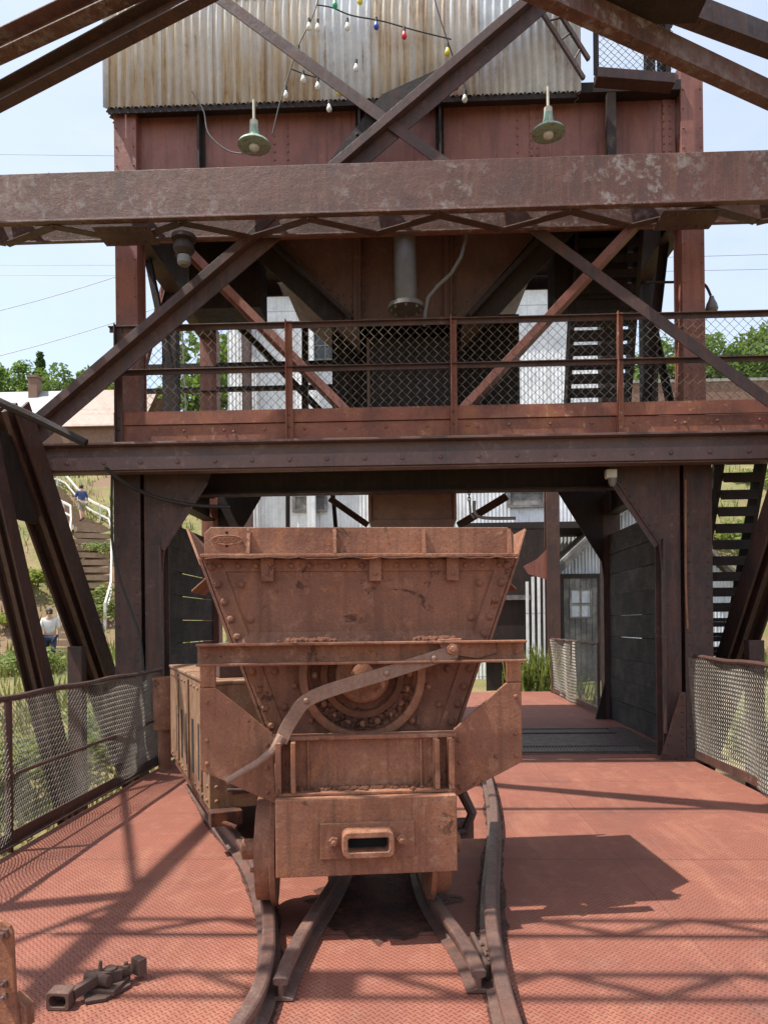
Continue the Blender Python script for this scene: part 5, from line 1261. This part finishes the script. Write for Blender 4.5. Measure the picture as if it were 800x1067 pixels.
for px, py, Y, lab in bl_:
    best = min([Y+k*.5 for k in range(-14, 16)], key=lambda y: abs(P(px, py, y).z-gz(P(px, py, y).x, y)-.3)); p = P(px, py, best)
    t = thing('bush', (p.x, best, gz(p.x, best)-.1), lab, 'bush', group='bushes on the slopes', rz=random.uniform(0,6)); o = bpy.data.objects.new('foliage', bm_); COL.objects.link(o); o.parent = t
    k = random.uniform(.38, .75); t.scale = (k*1.25, k*1.25, k*.85)
    mb = MB(); mb.tube([(0,0,-.1),(0.03,0,.4),(.1,.05,.8)], [.05,.04,.02], 6); mb.build('stem', M['trunk'], t, local=True)
# grass on the slopes: uncountable
vs = []; fs = []
def blade(x, y, z, h):
    a_ = random.uniform(0, 6.283); dx_, dy_ = math.cos(a_)*h*.09, math.sin(a_)*h*.09; lx, ly = random.gauss(0, .25)*h, random.gauss(0, .25)*h; i0 = len(vs)
    vs.extend([(x-dx_, y-dy_, z-.05), (x+dx_, y+dy_, z-.05), (x+lx, y+ly, z+h)]); fs.append((i0, i0+1, i0+2))
for i in range(26000):
    s = -1 if random.random() < .68 else 1
    y = random.uniform(11, 46); x = s*(3.6+random.random()*y*.62) if s < 0 else 3.8+random.random()*y*.42
    if -5.5 < x < 9 and y > 19: continue
    if -16 < x < -11 and 25 < y < 34 and abs(x-(-12.2-(y-26)*.3)) < 1.0: continue
    k_ = math.sin(x*.9)*math.sin(y*.8+x*.3)
    if k_ < -.35: continue
    blade(x, y, gz(x, y), random.uniform(.12, .5))
me = bpy.data.meshes.new('grass'); me.from_pydata(vs, [], fs); me.materials.append(M['grassblade']); o = bpy.data.objects.new('grass', me); COL.objects.link(o); tag(o, 'tufts of dry yellow and green grass over the slopes', 'grass', kind='stuff')
def weeds(name, cx_, cy_, rx, ry, n, h, label):
    v2 = []; f2 = []
    for i in range(n):
        x, y = cx_+random.gauss(0, rx), cy_+random.gauss(0, ry); z = max(gz(x, y), -.1); hh = h*random.uniform(.4, 1.1); a_ = random.uniform(0, 6.283); w_ = random.uniform(.008,.022)
        lx, ly = random.gauss(0,.25)*hh, random.gauss(0,.25)*hh; i0 = len(v2); dx_, dy_ = math.cos(a_)*w_, math.sin(a_)*w_
        v2 += [(x-cx_-dx_, y-cy_-dy_, z), (x-cx_+dx_, y-cy_+dy_, z), (x-cx_+lx*.4+dx_, y-cy_+ly*.4+dy_, z+hh*.6), (x-cx_+lx, y-cy_+ly, z+hh), (x-cx_+lx*.4-dx_, y-cy_+ly*.4-dy_, z+hh*.6)]; f2.append((i0,i0+1,i0+2,i0+3,i0+4))
        for q in range(3):
            i0 = len(v2); t = random.uniform(.3, .95); px_, py_, pz_ = x-cx_+lx*t*.8, y-cy_+ly*t*.8, z+hh*t; b_ = random.uniform(0, 6.283); l_ = random.uniform(.03,.075); ex, ey = math.cos(b_)*l_, math.sin(b_)*l_
            v2 += [(px_, py_, pz_), (px_+ex*.5-ey*.3, py_+ey*.5+ex*.3, pz_+l_*.3), (px_+ex, py_+ey, pz_+random.uniform(-.03,.04)), (px_+ex*.5+ey*.3, py_+ey*.5-ex*.3, pz_+l_*.25)]; f2.append((i0,i0+1,i0+2,i0+3))
    me = bpy.data.meshes.new(name); me.from_pydata(v2, [], f2); me.materials.append(M['bushleaf']); o = bpy.data.objects.new(name, me); COL.objects.link(o); o.location = (cx_, cy_, 0); tag(o, label, 'weeds')
a = P(560, 710, 17.6); weeds('weed_clump', a.x, 17.65, .28, .12, 240, 1.15, 'tall green weeds growing at the far end of the deck by the red post')
a = P(583, 700, 17.3); weeds('weed_clump', a.x+.1, 17.45, .22, .08, 110, .5, 'low green weeds at the foot of the short fence')
